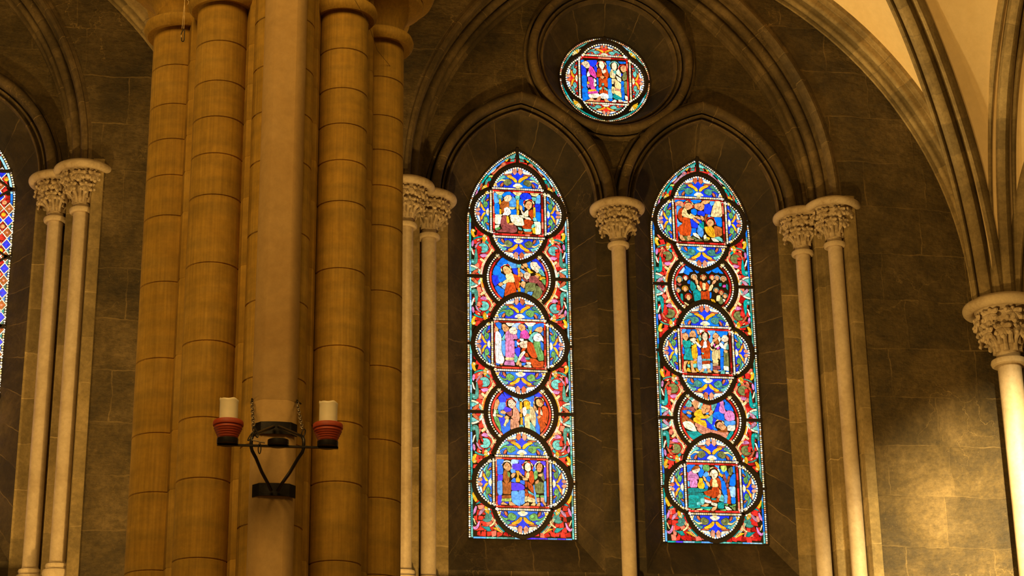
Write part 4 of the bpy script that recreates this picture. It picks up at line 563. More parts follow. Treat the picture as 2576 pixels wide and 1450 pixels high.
column(-7.012, -.363, .068, ZB, ZN, 1.0, 'slender shaft between the lancets of the left bay, outside the picture', 'window shafts with leaf capitals', 8)
column(3.506, -.98, .108, 2.6, 5.40, 1.42, 'brightly lit vault shaft with leafy capital at the right edge', 'vault shafts', 9)

# ------------------------------------------------------------------ the great pier in front
PX, PY = -3.44, -7.70
pier = empty('clustered_pier', (PX, PY, -1.6), 'great golden stone pier of clustered rolls that carries the candle bracket', 'pier')
JZ = [-.9, -.4, .1, .6, 1.1, 1.5, 1.898, 2.275, 2.568, 2.947, 3.345, 3.70, 3.921, 4.121, 4.318, 4.541]
def drum_profile(r, ztop, joints, z0=-1.6):
    prof = [(r, z0)]
    for j in joints:
        if z0 < j < ztop: prof += [(r, j-.0045), (r-.0045, j-.0012), (r-.0045, j+.0012), (r, j+.0045)]
    prof.append((r, ztop)); return [(a, b+1.6) for a, b in prof]
def pier_roll(dx, dy, r, cap=True, name='roll_shaft', joints=JZ, mat=None, ztop=4.78, top2=9.5):
    mb = MB().lathe(drum_profile(r, ztop if cap else top2, joints), n=40)
    p = mb.build(name, mat or M_pier, pier, (dx, dy, 0), angle=30)
    if cap:
        k = r/.13
        pr = [(r, 4.765), (r+.03*k, 4.758), (r+.045*k, 4.775), (r+.05*k, 4.797), (r+.043*k, 4.82), (r+.02*k, 4.836), (r, 4.845), (r-.004, 4.87), (r+.004, 4.91), (r+.03, 4.955), (r+.08, 4.99), (r+.10, 5.0), (r+.105, 5.02), (r+.10, 5.03), (r+.115, 5.035), (r+.15, 5.05), (r+.165, 5.085), (r+.155, 5.12), (r+.14, 5.135), (r+.15, 5.15), (r+.19, 5.17), (r+.20, 5.21), (r+.18, 5.26), (r+.02, 5.27)]
        mb = MB().lathe([(a, b-4.76) for a, b in pr], n=44); mb.build('moulded_capital', M_pier, pier, (dx, dy, 4.76+1.6))
    return p
sh = lambda s: [j+s for j in JZ]
JB = [-.8, 0, .7, 1.35, 1.72, 2.02, 2.40, 2.72, 3.10, 3.45, 3.82, 4.08, 4.33, 4.60, 4.9]
pier_roll(-.525, -.09, .142); pier_roll(.515, -.09, .137)
pier_roll(-.31, -.40, .130); pier_roll(.312, -.40, .124)
pier_roll(-.40, .42, .14); pier_roll(.40, .42, .14); pier_roll(-.22, .72, .13); pier_roll(.22, .72, .13)
pier_roll(0, -.585, .150, cap=False, joints=JB)
# hollows and fillets between the rolls: core of the pier
core = [(-.52, -.05), (-.47, -.28), (-.40, -.33), (-.23, -.36), (-.19, -.43), (-.175, -.50), (-.145, -.52), (-.12, -.58), (.12, -.58), (.145, -.52), (.175, -.50), (.19, -.43), (.23, -.36), (.40, -.33), (.47, -.28), (.52, -.05), (.52, .45), (.3, .7), (-.3, .7), (-.52, .45)]
mb = MB(); zs = [0]
for j in JZ: zs += [j+1.6-.006, j+1.6, j+1.6+.006]
zs += [6.4, 7.5, 11]
rows = []
for i, z in enumerate(zs):
    g = .995 if (i % 3 == 2 and i < 3*len(JZ)) else 1.0
    rows.append([(x*g, y*g, z) for x, y in core])
mb.grid(rows, [[(k*.2, z) for k in range(len(core)+1)] for z in zs], closed=True, flip=False); mb.build('core', M_pier, pier, angle=25)
# free front shaft of paler stone, flattened face with arrises
sec = []
for k in range(48):
    a = 2*pi*k/48; rr = .104; x, y = rr*cos(a), rr*sin(a)
    y = max(y, -.088) if abs(x) < .07 else y
    sec.append((x, y))
mb = MB(); zs = [0, 1, 2, 3, 4.175, 4.18, 4.185, 6, 8, 11]
mb.grid([[(x*(.985 if abs(z-4.18) < .001 else 1), y*(.985 if abs(z-4.18) < .001 else 1), z) for x, y in sec] for z in zs], None, closed=True)
mb.build('front_shaft', M_pshaft, pier, (0, -.72, 0), angle=25)
mb = MB(); mb.lathe([(.95, 0), (.95, .25), (.9, .3), (.86, .33), (.88, .38), (.8, .42), (.5, .45)], n=8); mb.build('plinth', M_pier, pier, (0, .1, 0), angle=20)

# ------------------------------------------------------------------ candle bracket on the pier
SX, SY = -3.433, -8.42     # axis of the front shaft
br = empty('candle_bracket', (SX, SY-.11, 2.15), 'black wrought iron bracket with three candle cups on the front shaft of the pier', 'bracket')
def L_(x, y, z): return (x-SX, y-(SY-.11), z-2.15)
def clamp_plate(zc, xc):
    mb = MB(); rows = []
    for e, zo in ((.001, -.029), (.007, -.029), (.007, .029), (.001, .029), (.001, -.029)):
        r = []
        for k in range(17):
            a = radians(-60+120*k/16); rr = .106+e; x = rr*sin(a); y = rr*cos(a)
            if abs(x) < .072: y = max(.0885+e+.008*cos(x/.072*1.5708), .0)
            r.append(L_(xc+x, SY-y, zc+zo))
        rows.append(r)
    mb.grid(rows); return mb.build('clamp_plate', M_iron, br, angle=40)
clamp_plate(2.443, SX); clamp_plate(2.155, SX)
YF = SY-.36
def bar(pts, r, name='scroll_bar', mat=None):
    mb = MB(); mb.tube([L_(*p) for p in pts], r, 10); return mb.build(name, mat or M_iron, br, angle=60)
for s in (-1, 1):
    k = .114
    pts = [(SX+s*.012, SY-.12, 2.442), (SX+s*.045, SY-.20, 2.405), (SX+s*.085, SY-.29, 2.362), (SX+s*.108, YF+.01, 2.335), (SX+s*k, YF, 2.318), (SX+s*(k+.001), YF, 2.30), (SX+s*k, YF, 2.275), (SX+s*(k-.004), YF+.005, 2.262), (SX+s*(k-.022), YF+.03, 2.238), (SX+s*.062, SY-.24, 2.198), (SX+s*.03, SY-.16, 2.165), (SX+s*.015, SY-.12, 2.145)]
    bar(pts, .0078)
mb = MB(); mb.box(L_(SX+.002, YF, 2.284), (.53, .016, .008)); mb.build('cross_bar', M_iron, br, angle=0)
def cup(x):
    mb = MB().lathe([(.0, 0), (.046, 0), (.047, .004), (.047, .024), (.044, .025), (.043, .006), (0, .005)], n=32)
    return mb.build('candle_cup', M_iron, br, L_(x, YF, 2.287))
CXs = (-3.651, -3.43, -3.213)
for x in CXs: cup(x)
def chain(p0, p1, n, label, grp):
    p0, p1 = Vector(p0), Vector(p1); root = empty('chain', tuple(p0), label, 'chain', grp); d = (p1-p0)/n; t = d.normalized()
    x = t.cross(Vector((0, 1, 0))).normalized(); y = t.cross(x); me = {}
    for i in range(n):
        if i % 2 not in me:
            A = x if i % 2 == 0 else y; mb = MB(); h = d.length*.68; pts = []
            A = (x*.85+y*.5).normalized() if i % 2 == 0 else (x*.5-y*.85).normalized()
            for k in range(13):
                a = 2*pi*k/12; pts.append(A*cos(a)*.0075+t*(sin(a)*h*.80+(.12*h if sin(a) > 0 else -.12*h)))
            mb.tube(pts, .0027, 6, cap=False); me[i % 2] = mb.mesh('chain_link', M_chain, 60)
        link('chain_link', me[i % 2], root, tuple(d*(i+.5)))
    return root
chain((SX-.112, SY-.06, 2.578), (SX-.106, YF+.03, 2.372), 12, 'left steel chain from the pier down to the candle bracket', 'chains holding the bracket')
chain((SX+.094, SY-.06, 2.578), (SX+.108, YF+.03, 2.374), 12, 'right steel chain from the pier down to the candle bracket', 'chains holding the bracket')
for sx, lb in ((-.112, 'left'), (.094, 'right')):
    mb = MB(); mb.tube([(SX+sx+.02, SY+.0, 2.590), (SX+sx+.004, SY-.03, 2.592), (SX+sx, SY-.055, 2.590), (SX+sx, SY-.06, 2.578), (SX+sx, SY-.05, 2.570)], .004, 8)
    tag(mb.build('wall_hook', M_iron, None, angle=60), 'small iron hook at the top of the '+lb+' bracket chain', 'hook', 'hooks for the chains')
# shackles and the loose spring hook hanging on the left
def loop(name, c, ax, az, rx, rz, r, label, cat, grp=None):
    mb = MB(); c = Vector(c); ax = Vector(ax).normalized(); az = Vector(az).normalized()
    mb.tube([c+ax*cos(2*pi*k/16)*rx+az*(sin(2*pi*k/16)*rz) for k in range(17)], r, 7, cap=False)
    return tag(mb.build(name, M_iron, None, angle=60), label, cat, grp)
loop('shackle', (SX+.113, YF+.012, 2.352), (1, .3, 0), (.2, 0, 1), .008, .019, .0028, 'slim dark shackle at the foot of the right chain', 'shackle', 'shackles of the bracket')
loop('shackle', (SX-.098, YF+.02, 2.352), (1, .4, 0), (-.4, 0, 1), .009, .026, .0028, 'dark triangular shackle at the foot of the left chain', 'shackle', 'shackles of the bracket')
loop('shackle', (SX-.118, YF-.004, 2.325), (1, 0, .5), (.5, 0, 1), .008, .022, .0026, 'dark link around the left knee of the bracket', 'shackle', 'shackles of the bracket')
mb = MB(); mb.tube([(SX-.11, YF-.012, 2.305), (SX-.09, YF-.014, 2.303), (SX-.076, YF-.014, 2.297), (SX-.055, YF-.014, 2.295)], .0036, 8)
tag(mb.build('spring_hook', M_chain, None, angle=60), 'small steel spring hook lying on the cross bar, left of its middle cup', 'hook')
loop('hanging_ring', (SX-.078, YF-.014, 2.268), (1, 0, 0), (0, 0, 1), .006, .024, .0024, 'thin oval ring dangling under the cross bar', 'ring')

def bowl(x, z0, label):
    root = empty('candle_bowl', (x, YF, z0), label, 'bowl', 'terracotta bowls under the candles')
    pr = [(0, 0), (.040, 0), (.043, .006)]
    for k in range(5): pr += [(.046+k*.0042, .010+k*.0095), (.0445+k*.0042, .0125+k*.0095)]
    pr += [(.061, .060), (.0665, .061), (.0675, .066), (.0665, .078), (.063, .083), (.058, .081), (.052, .050), (.0, .044)]
    MB().lathe(pr, n=40).build('bowl_body', M_clay, root, angle=40)
    return root
bowl(CXs[0], 2.3095, 'red ribbed terracotta bowl under the left candle'); bowl(CXs[2], 2.3095, 'red ribbed terracotta bowl under the right candle')
def candle(x, z0, seed, label):
    rnd = random.Random(seed); root = empty('pillar_candle', (x, YF, z0), label, 'candle', 'ivory pillar candles')
    n = 36; r = .0405; H = .143; rows = []
    ph = rnd.uniform(0, 6)
    def top(a): return H+.005*cos(a-ph)+.004*cos(2*a+1)-.010*max(0, cos(a+.3))**3+.002*sin(5*a)
    for f, rr in ((0, r), (.5, r), (.86, r*1.0), (.93, r*1.035), (.97, r*1.05), (1, r*.99)):
        rows.append([(rr*cos(2*pi*k/n)*(1+.012*sin(3*2*pi*k/n+f*2)), rr*sin(2*pi*k/n), top(2*pi*k/n)*f) for k in range(n)])
    for rr, dz in ((.88, -.002), (.78, -.014), (.4, -.02), (.02, -.021)):
        rows.append([(r*rr*cos(2*pi*k/n), r*rr*sin(2*pi*k/n), top(2*pi*k/n)+dz if rr > .5 else H+dz) for k in range(n)])
    mb = MB(); mb.grid(rows, None, closed=True); mb.build('wax_body', M_wax, root, angle=70)
    mb = MB(); mb.tube([(0, 0, H-.024), (.001, 0, H-.012), (.004, .001, H-.006)], .0014, 6); mb.build('wick', M_wick, root)
    return root
candle(CXs[0], 2.354, 3, 'ivory pillar candle in the left terracotta bowl'); candle(CXs[2], 2.354, 8, 'ivory pillar candle in the right terracotta bowl')

# ------------------------------------------------------------------ twine with snap hook, thin wire, fitting
tw = MB(); 
tw.tube([(-3.95+.006, -8.2, 5.3), (-3.945, -8.2, 4.80), (-3.950, -8.2, 4.70), (-3.9535, -8.2, 4.61)], .0016, 6)
tw.tube([(-3.953+.006, -8.2, 5.3), (-3.949, -8.2, 4.80), (-3.944, -8.2, 4.70), (-3.9445, -8.2, 4.61)], .0016, 6)
tw.tube([(-3.944, -8.2, 4.775), (-3.936, -8.2, 4.776), (-3.927, -8.2, 4.768), (-3.929, -8.2, 4.752), (-3.932, -8.2, 4.748)], .0014, 6)
tag(tw.build('hanging_twine', M_cord, None), 'pale looped twine hanging in front of the left capital of the pier', 'string')
cb = empty('snap_hook', (-3.949, -8.2, 4.572), 'black snap hook on the end of the hanging twine', 'hook')
mb = MB(); mb.tube([(-.0045, 0, -.012), (-.004, 0, -.028), (.0, 0, -.034), (.006, 0, -.033), (.009, 0, -.024), (.0095, 0, 0), (.009, 0, .026), (.005, 0, .034), (0, 0, .030), (-.006, 0, .012), (-.0075, 0, .004)], .0027, 8); mb.build('hook_body', M_iron, cb, angle=60)
mb = MB(); mb.tube([(-.0075, 0, .004), (-.0065, 0, -.008), (-.0045, 0, -.02)], .002, 8); g = mb.build('gate', M_chain, cb, angle=60); g['label'] = 'steel gate'
mb = MB(); mb.tube([(-3.16, -8.5, 4.80), (-3.099, -8.42, 4.715), (-3.02, -8.28, 4.665), (-2.95, -8.02, 4.645), (-2.86, -7.90, 4.605), (-2.80, -7.84, 4.54)], .0012, 5)
tag(mb.build('thin_wire', M_wire, None), 'thin wire slanting across the right capitals of the pier', 'wire')
fx = empty('metal_fitting', (-2.955, -8.13, 1.70), 'dark metal fitting whose top just shows at the lower edge, right side of the pier', 'fitting')
mb = MB(); mb.lathe([(0, -.1), (.035, -.1), (.040, .075), (.034, .098), (0, .10)], n=20); mb.build('housing', M_dark, fx)
mb = MB(); mb.tube([(.03, 0, .06), (.032, 0, .115), (.031, 0, .128)], [.006, .006, .004], 8); mb.build('knob', M_dark, fx)
# ------------------------------------------------------------------ stained glass
def lin(c): return tuple((x/12.92 if x <= .04045 else ((x+.055)/1.055)**2.4) for x in c)
PAL = dict(b=(0, 110, 228), B=(22, 52, 226), V=(72, 40, 226), c=(84, 158, 236), l=(160, 195, 246), w=(255, 238, 198), W=(255, 251, 236), Y=(248, 214, 140),
           s=(232, 160, 98), S=(250, 216, 176), r=(236, 44, 34), d=(120, 12, 8), D=(180, 18, 16), R=(196, 68, 18), m=(160, 76, 72), p=(214, 124, 176), P=(216, 66, 160), q=(222, 142, 106),
           t=(0, 150, 140), T=(104, 188, 174), g=(104, 164, 84), L=(190, 214, 96), G=(116, 120, 66), y=(250, 178, 30), e=(222, 184, 122), o=(170, 86, 32), n=(90, 45, 20), k=(16, 8, 4),
           u=(150, 205, 225), x=(205, 100, 60), v=(186, 130, 150), z=(70, 140, 120), h=(255, 120, 90))
GL = {k: lin(tuple(x/255 for x in v)) for k, v in PAL.items()}
STREAK = set('RmpPqoGtTgWwYeysSLvzx')
LEV = .0007
def chaikin(p, it=1):
    for _ in range(it):
        q = []
        for i in range(len(p)):
            a, b = p[i], p[(i+1) % len(p)]
            q.append((a[0]*.86+b[0]*.14, a[1]*.86+b[1]*.14)); q.append((a[0]*.14+b[0]*.86, a[1]*.14+b[1]*.86))
        p = q
    return p
def offset(p, d):
    n = len(p); A = sum(p[i][0]*p[(i+1) % n][1]-p[(i+1) % n][0]*p[i][1] for i in range(n)); s = 1 if A > 0 else -1; out = []
    for i in range(n):
        a, b, c = p[i-1], p[i], p[(i+1) % n]
        e1 = Vector((b[0]-a[0], b[1]-a[1])); e2 = Vector((c[0]-b[0], c[1]-b[1]))
        if e1.length < 1e-7 or e2.length < 1e-7: out.append(b); continue
        e1.normalize(); e2.normalize(); nn = Vector((e1.y+e2.y, -e1.x-e2.x))
        nn = nn.normalized() if nn.length > 1e-3 else Vector((e1.y, -e1.x)); cs = max(.55, nn.dot(Vector((e1.y, -e1.x))))
        out.append((b[0]+s*nn.x*d/cs, b[1]+s*nn.y*d/cs))
    return out
class Pane:
    """glass pieces set in lead; every part is two meshes: coloured glass and dark lead"""
    def __init__(s, root, Xc, seed=1): s.root = root; s.Xc = Xc; s.rnd = random.Random(seed); s.new()
    def new(s): s.g = MB(); s.lead = MB()
    def piece(s, pts, col, lev=1, lead=.003, sm=1, jit=.16, gain=1.0):
        if sm: pts = chaikin(pts, sm)
        n = len(pts); A = sum(pts[i][0]*pts[(i+1) % n][1]-pts[(i+1) % n][0]*pts[i][1] for i in range(n))
        if A < 0: pts = pts[::-1]
        s.k = (getattr(s, 'k', 0)+1) % 60; y = -LEV*(lev+s.k*.006)
        if lead:
            o = offset(pts, lead); b = len(s.lead.v); s.lead.v.extend((x, y, z) for x, z in o); s.lead.face(range(b, b+n))
        k = gain*(1+s.rnd.uniform(-jit, jit)); cc = GL[col] if isinstance(col, str) else col
        rgb = tuple(max(0, v*k*(1+s.rnd.uniform(-.06, .06))) for v in cc)
        b = len(s.g.v); s.g.v.extend((x, y-LEV*.5, z) for x, z in pts)
        s.g.face(range(b, b+n), None, (*rgb, 1.0 if (isinstance(col, str) and col in STREAK) else 0.0))
    def dark(s, pts, lev):
        y = -LEV*lev; n = len(pts); A = sum(pts[i][0]*pts[(i+1) % n][1]-pts[(i+1) % n][0]*pts[i][1] for i in range(n))
        if A < 0: pts = pts[::-1]
        b = len(s.lead.v); s.lead.v.extend((x, y, z) for x, z in pts); s.lead.face(range(b, b+n))
    def dot(s, x, z, r, col, lev=2, n=8, lead=0): s.piece([(x+r*cos(2*pi*k/n), z+r*sin(2*pi*k/n)) for k in range(n)], col, lev, lead, 0)
    def strip(s, path, wd, seg, cols, lev=2, lead=.0, gap=.0035):
        """row of slim pieces along a path"""
        L = [0]
        for a, b in zip(path, path[1:]): L.append(L[-1]+sqrt((b[0]-a[0])**2+(b[1]-a[1])**2))
        def at(d):
            d = min(max(d, 0), L[-1])
            for i in range(len(L)-1):
                if d <= L[i+1]:
                    t = (d-L[i])/max(1e-9, L[i+1]-L[i]); a, b = path[i], path[i+1]
                    dx, dz = b[0]-a[0], b[1]-a[1]; h = sqrt(dx*dx+dz*dz) or 1
                    return (a[0]+dx*t, a[1]+dz*t), (-dz/h, dx/h)
            return path[-1], (0, 1)
        d = 0
        while d < L[-1]-gap*2:
            q = seg*s.rnd.uniform(.55, 1.45) if seg > .03 else seg; e = min(d+q, L[-1])
            m = max(2, int((e-d)/.02)+1); P = []; Q = []
            for i in range(m):
                p, n = at(d+gap/2+(e-d-gap)*i/(m-1)); P.append((p[0]+n[0]*wd/2, p[1]+n[1]*wd/2)); Q.append((p[0]-n[0]*wd/2, p[1]-n[1]*wd/2))
            if e-d > gap*2: s.piece(P+Q[::-1], s.rnd.choice(cols), lev, lead, 0, .3)
            d = e
    def beads(s, path, r, step, cols, lev=2, sq=False):
        L = 0; nxt = step/2
        for a, b in zip(path, path[1:]):
            h = sqrt((b[0]-a[0])**2+(b[1]-a[1])**2)
            while nxt <= L+h:
                t = (nxt-L)/h; x, z = a[0]+(b[0]-a[0])*t, a[1]+(b[1]-a[1])*t
                c = s.rnd.choice(cols)
                if sq: s.piece([(x-r, z-r), (x+r, z-r), (x+r, z+r), (x-r, z+r)], c, lev, 0, 0, .2); s.dot(x, z, r*.36, 'x', lev+1, 5)
                else: s.dot(x, z, r*s.rnd.uniform(.82, 1.08), c, lev, 7)
                nxt += step
            L += h
    def flush(s, name, label=None):
        """glass mesh with its lead as a child, under the window"""
        o = s.g.build(name, M_glass, s.root, angle=0)
        if label: o['label'] = label
        if s.lead.v: s.lead.build('lead_lines', M_lead, o, angle=0)
        s.new(); return o
def arcp(c, r, a0, a1, n=12): return [(c[0]+r*cos(radians(a0+(a1-a0)*k/n)), c[1]+r*sin(radians(a0+(a1-a0)*k/n))) for k in range(n+1)]
def quatre(cz, dr=0.0, cx=0.0):
    """outline of the barbed quatrefoil, grown by dr; anticlockwise from the right lobe"""
    R1, C1 = .2515+dr, .204; R2 = .3275+dr
    q = []
    def side_lobe(s):
        zc = .245+dr*.35; a = math.degrees(math.asin(min(1, zc/R1))); return [(s*(C1+R1*cos(radians(t))), R1*sin(radians(t))) for t in [(-a+2*a*k/14) for k in range(15)]]
    def top_lobe():
        # right arc centre (-.05,.19), left arc centre (.05,.19)
        xa = .272+dr*.35; th = acos(min(1, (xa+.05)/R2)); ta = acos(.05/R2); r_ = [(-.05+R2*cos(th+(ta-th)*k/10), .19+R2*sin(th+(ta-th)*k/10)) for k in range(11)]
        return r_+[(-x, z) for x, z in r_[::-1][1:]]
    rl = side_lobe(1); tl = top_lobe()
    q = rl+tl+[(-x, -z) for x, z in rl]+[(-x, -z) for x, z in tl]
    return [(cx+x, cz+z) for x, z in q]
def bar3d(mb, path, wd=.030, th=.022, closed=False, y=-.012):
    """flat iron bar following a path in the window plane"""
    n = len(path); rows = [[], [], [], []]; idx = range(n)
    for i in idx:
        a = path[i-1] if (closed or i > 0) else path[i]; b = path[(i+1) % n] if (closed or i < n-1) else path[i]
        dx, dz = b[0]-a[0], b[1]-a[1]; h = sqrt(dx*dx+dz*dz) or 1; nx, nz = -dz/h*wd/2, dx/h*wd/2; p = path[i]
        rows[0].append((p[0]+nx, y+th/2, p[1]+nz)); rows[1].append((p[0]+nx*.9, y-th/2, p[1]+nz*.9)); rows[2].append((p[0]-nx*.9, y-th/2, p[1]-nz*.9)); rows[3].append((p[0]-nx, y+th/2, p[1]-nz))
    mb.grid(rows, None, closed=closed)
def bolt(mb, x, z): mb.lathe([(.0, 0), (.011, 0), (.010, .008), (.0, .01)], n=8); k = 8*4; \
    [mb.v.__setitem__(i, (mb.v[i][0]+x, -.022-mb.v[i][2], mb.v[i][1]+z)) for i in range(len(mb.v)-k, len(mb.v))]

def spiral(P, cx, cz, r, col, lev, sx=1, sz=1, tail=.0, a0=0):
    """curled leaf: a volute of glass with a darker eye"""
    pts = []
    for k in range(15): a = radians(a0+20*k); rr = r*(1.0-.010*k); pts.append((cx+sx*rr*cos(a), cz+sz*rr*sin(a)))
    inner = []
    for k in range(12): a = radians(a0+280-26*k); rr = r*(.52-.012*k)*(1 if k < 9 else .8); inner.append((cx+sx*(rr*cos(a)+r*.06), cz+sz*rr*sin(a)))
    P.dot(cx, cz, r*.42, col, lev+1, 9, .002)
    P.piece(pts+inner[:7], col, lev, .003, 1)
def crescent(P, p0, p1, bow, wd, col, lev=3):
    a, b = Vector(p0), Vector(p1); d = b-a; n = Vector((-d.y, d.x)).normalized(); up = []; dn = []
    for k in range(9):
        t = k/8; m = a+d*t+n*bow*sin(pi*t); w_ = wd/2*sin(pi*min(1, max(0, .12+.80*t)))
        up.append(tuple(m+n*w_)); dn.append(tuple(m-n*w_))
    P.piece(up+dn[::-1], col, lev, .0028, 0)
def daisy(P, cx, cz, r, a0, a1, n, cols, lev=3, ctr='w'):
    for k in range(n):
        t0 = radians(a0+(a1-a0)*k/n); t1 = radians(a0+(a1-a0)*(k+1)/n); tm = (t0+t1)/2; g = .10*(t1-t0)
        P.piece([(cx+r*.42*cos(t0+g), cz+r*.42*sin(t0+g)), (cx+r*.93*cos(t0+g), cz+r*.93*sin(t0+g)), (cx+r*1.03*cos(tm), cz+r*1.03*sin(tm)), (cx+r*.93*cos(t1-g), cz+r*.93*sin(t1-g)), (cx+r*.42*cos(t1-g), cz+r*.42*sin(t1-g))], P.rnd.choice(cols), lev, .0018, 0, .12)
    P.piece([(cx+r*.34*cos(radians(a0+(a1-a0)*k/6)), cz+r*.34*sin(radians(a0+(a1-a0)*k/6))) for k in range(7)]+([(cx, cz)] if abs(a1-a0) < 350 else []), ctr, lev, .0015, 0)
def ornament(P, cz, f, green, ground, lev=4, small=False, cx=0.0):
    """one lobe filling; f maps (u across, v outwards from the panel centre) to window coordinates"""
    def pc(pts, c, l=lev, ld=.0042, sm=1): P.piece([f(*p) for p in pts], c, l, ld, sm)
    G1, G2 = ground
    # ground of small blue (or ruby) quarries
    for pts in ([(-.235, .266), (-.15, .266), (-.13, .33), (-.195, .345)], [(.235, .266), (.15, .266), (.13, .33), (.195, .345)], [(-.14, .266), (0, .266), (0, .33), (-.06, .36), (-.12, .335)], [(.14, .266), (0, .266), (0, .33), (.06, .36), (.12, .335)],
                [(-.19, .35), (-.12, .34), (-.05, .375), (-.10, .41), (-.15, .405)], [(.19, .35), (.12, .34), (.05, .375), (.10, .41), (.15, .405)], [(-.14, .41), (-.05, .385), (-.01, .41), (-.01, .475), (-.07, .455)], [(.14, .41), (.05, .385), (.01, .41), (.01, .475), (.07, .455)]):
        pc(pts, P.rnd.choice((G1, G2)), lev-1, 0, 0)
    s = 1
    for s in (-1, 1):
        def m(pts): return [(s*a, b) for a, b in pts]
        # green volute and its stem
        cxx, czz, r = s*.098, .318, .040
        pp = []
        for k in range(14): a = radians(200-22*k) if s > 0 else radians(-20+22*k); pp.append((cxx+r*cos(a), czz+r*.92*sin(a)))
        pc(pp, green, lev, .003)
        P.piece([f(cxx-s*.012+.019*cos(radians(40*k)), czz-.006+.018*sin(radians(40*k))) for k in range(9)], green, lev+1, .0022, 0, .3)
        pc(m([(.118, .345), (.16, .352), (.205, .318), (.212, .300), (.165, .333), (.125, .330)]), 'Y' if green == 'G' else green, lev)
        pc(m([(.222, .300), (.185, .360), (.135, .396), (.112, .366), (.165, .352)]), 'z' if P.rnd.random() < .5 else 'T', lev+1)
        # yellow arc, brown shoot, cream blade, blue blade
        pc(m([(.004, .322), (.024, .320), (.055, .352), (.108, .378), (.092, .392), (.04, .382), (.012, .356)]), 'y', lev+1)
        pc(m([(.052, .392), (.105, .388), (.145, .398), (.10, .404), (.06, .402)]), 'x', lev+1)
        pc(m([(.056, .414), (.135, .404), (.112, .428), (.065, .452), (.050, .446)]), 'w', lev+1)
        pc(m([(.050, .450), (.125, .418), (.118, .430), (.055, .462)]), 'c' if G1 != 'r' else 'r', lev+1)
        # brown tip leaf
        pc(m([(.005, .408), (.032, .400), (.050, .424), (.046, .454), (.024, .480), (.008, .474)]), 'q' if P.rnd.random() < .7 else 'x', lev+1)
        pc(m([(.152, .272), (.172, .270), (.165, .298), (.145, .318), (.138, .300)]), 'x', lev+1)
        pc(m([(.180, .272), (.190, .272), (.182, .300), (.176, .300)]), 'c', lev+1)
    pc([(0, .335), (.024, .366), (.058, .385), (.024, .402), (0, .430), (-.024, .402), (-.058, .385), (-.024, .366)], G2 if G1 != 'r' else 'D', lev+1, .003, 0)
    pc([(0, .440), (.006, .455), (0, .480), (-.006, .455)], 'c' if G1 != 'r' else 'D', lev+2, .0015)
    for k in range(4):
        a0 = radians(12+39*k); a1 = radians(12+39*(k+1)); pc([(.02*cos(a0), .266+.02*sin(a0)), (.048*cos(a0), .266+.044*sin(a0)), (.052*cos((a0+a1)/2), .266+.048*sin((a0+a1)/2)), (.048*cos(a1), .266+.044*sin(a1)), (.02*cos(a1), .266+.02*sin(a1))], 'w', lev+1, .001, 0)
    pc([(-.022, .264), (.022, .264), (.015, .283), (-.015, .283)], 'Y', lev+2, .001)
